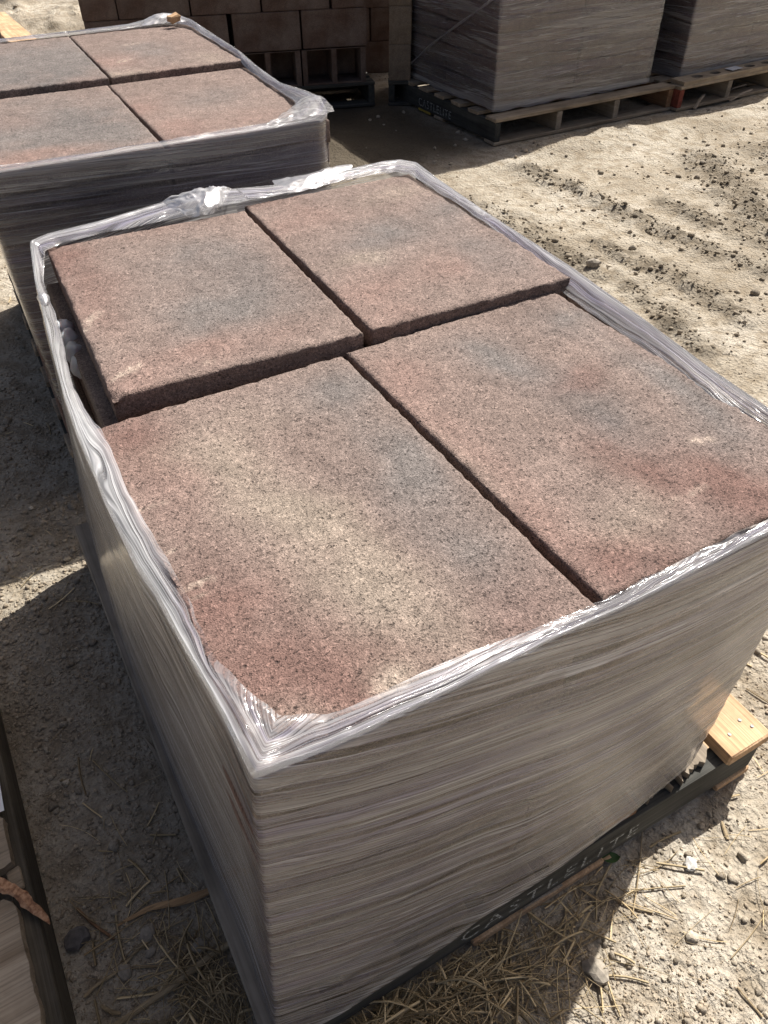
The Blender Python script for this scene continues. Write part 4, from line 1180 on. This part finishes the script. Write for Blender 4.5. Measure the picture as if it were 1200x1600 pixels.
stick('dry_cane', [G(170, 1612, .006), G(260, 1555, .009), G(330, 1495, .009), G(380, 1462, .007)], [.0050, .0055, .0058, .0055], 'long straight dry cane lying on straw with one end at the wrap', M['cane'], 24, 8, 1, seed=1)
stick('split_wood', [G(186, 1450, .004), G(235, 1422, .007), G(290, 1408, .007), G(325, 1394, .006), G(345, 1385, .006)], [.002, .004, .0065, .0075, .005], 'flat split of orange brown wood with frayed end by the wrap', M['bark'], 20, 7, .45, seed=2)
stick('curved_stalk', [G(132, 1558), G(150, 1540), G(185, 1522), G(215, 1490), G(255, 1455), G(295, 1434)], [.0028, .0028, .0022, .0014], 'thin curved grey stalk lying between the empty pallet and the cane', M['cane'], 24, 6, 1, seed=3)
stick('wood_shard', [G(158, 1572), G(172, 1582), G(190, 1586)], [.002, .0038, .0025], 'short pale wood shard lying beside the curved stalk', M['cane'], 8, 6, .5, cat='wood shard', seed=4)
stick('dark_twig', [G(120, 1420), G(150, 1448), G(180, 1470)], [.0022, .0028, .0022], 'dark thin twig lying by the orange brown wood split', M['wood_brown'], 10, 6, 1, cat='twig', seed=5)
stick('wood_shard', [G(224, 1150, .003), G(245, 1180, .012), G(262, 1212, .022)], [.0015, .005, .0065], 'grey pointed wood shard leaning on the side of the wrap', M['wood_grey'], 10, 6, .5, cat='wood shard', seed=6)
stick('straw_stalk', [G(1003, 1300, .008), G(1000, 1350, .004), G(993, 1400), G(987, 1432)], .0013, 'single long straw stalk lying across the shadow edge below the lettering', M['cane'], 14, 5, 1, cat='straw stalk', seed=7)
stick('straw_stalk', [G(1140, 1500, .003), G(1170, 1465, .004), G(1205, 1415, .004)], .0011, 'single thin straw stalk on sunlit dirt apart from the pallet', M['cane'], 12, 5, 1, cat='straw stalk', seed=8)
stick('straw_stalk', [G(1150, 1545, .003), G(1170, 1568, .003), G(1190, 1590, .003)], .002, 'short thick straw stalk on sunlit dirt apart from the pallet', M['cane'], 10, 5, .7, cat='straw stalk', seed=9)
stick('wood_shard', [G(1128, 1283, .003), G(1137, 1312, .003)], [.002, .004, .003], 'small pale wood shard on sunlit dirt near the tan pallet board', M['cane'], 6, 6, .5, cat='wood shard', seed=10)
stick('straw_stalk', [G(742, 1450, .004), G(850, 1398, .010), G(952, 1340, .012)], [.003, .004, .0035], 'flat tan lath along the foot of the lettered stringer', M['bark'], 14, 6, .4, cat='lath', seed=11)
# green leaf
p0 = G(938, 1345, .012); p1 = G(968, 1342, .010)
u = np.linspace(0, 1, 9); wv = .010*np.sin(math.pi*u)**.7
d = (p1-p0); nn = np.array([-d[1], d[0], 0]); nn /= np.linalg.norm(nn)
V = np.concatenate([p0+d*u[:, None]+nn*wv[:, None]+np.array([0, 0, .003]), p0+d*u[:, None], p0+d*u[:, None]-nn*wv[:, None]+np.array([0, 0, .003])])
tag(obj('green_leaf', mesh('green_leaf', V, grid_faces(3, 9), smooth=True), plain_mat('leaf_green', (.05, .10, .03), .6, .3)), 'small green leaf poking out at the foot of the lettered pallet', 'leaf')

# larger stones that stand out one by one
for k, (px, py, r_, lab) in enumerate(((120, 1468, .022, 'large dark grey stone on the dirt beside the empty pallet'), (232, 1462, .015, 'rounded grey stone lying by the orange brown wood split'),
        (196, 1522, .014, 'flat grey stone beside the curved stalk'), (312, 1478, .016, 'tan flat stone between the cane and the wood split'), (1078, 1352, .014, 'bright white stone on sunlit dirt below the pallet shadow'),
        (930, 1518, .022, 'pale tan clod at the edge of the stack shadow'), (925, 425, .030, 'pale stone on a dark clod by the wrap'), (236, 1490, .010, 'small round grey stone near the cane'))):
    p = at(px, py, 0); me = lump_mesh('stone', (0, 0, 0), (r_, r_*.8, r_*.6), 31+k, 2, .3, 1.6)
    o = obj('stone', me, plain_mat('stone_%d' % k, (.6, .58, .54) if k == 4 else ((.13, .12, .115) if k == 0 else (.30, .265, .215)), .9, .3, 90, .002), None, (p[0], p[1], gz(p[0], p[1])+r_*.3), (0, 0, k)); tag(o, lab, 'stone')
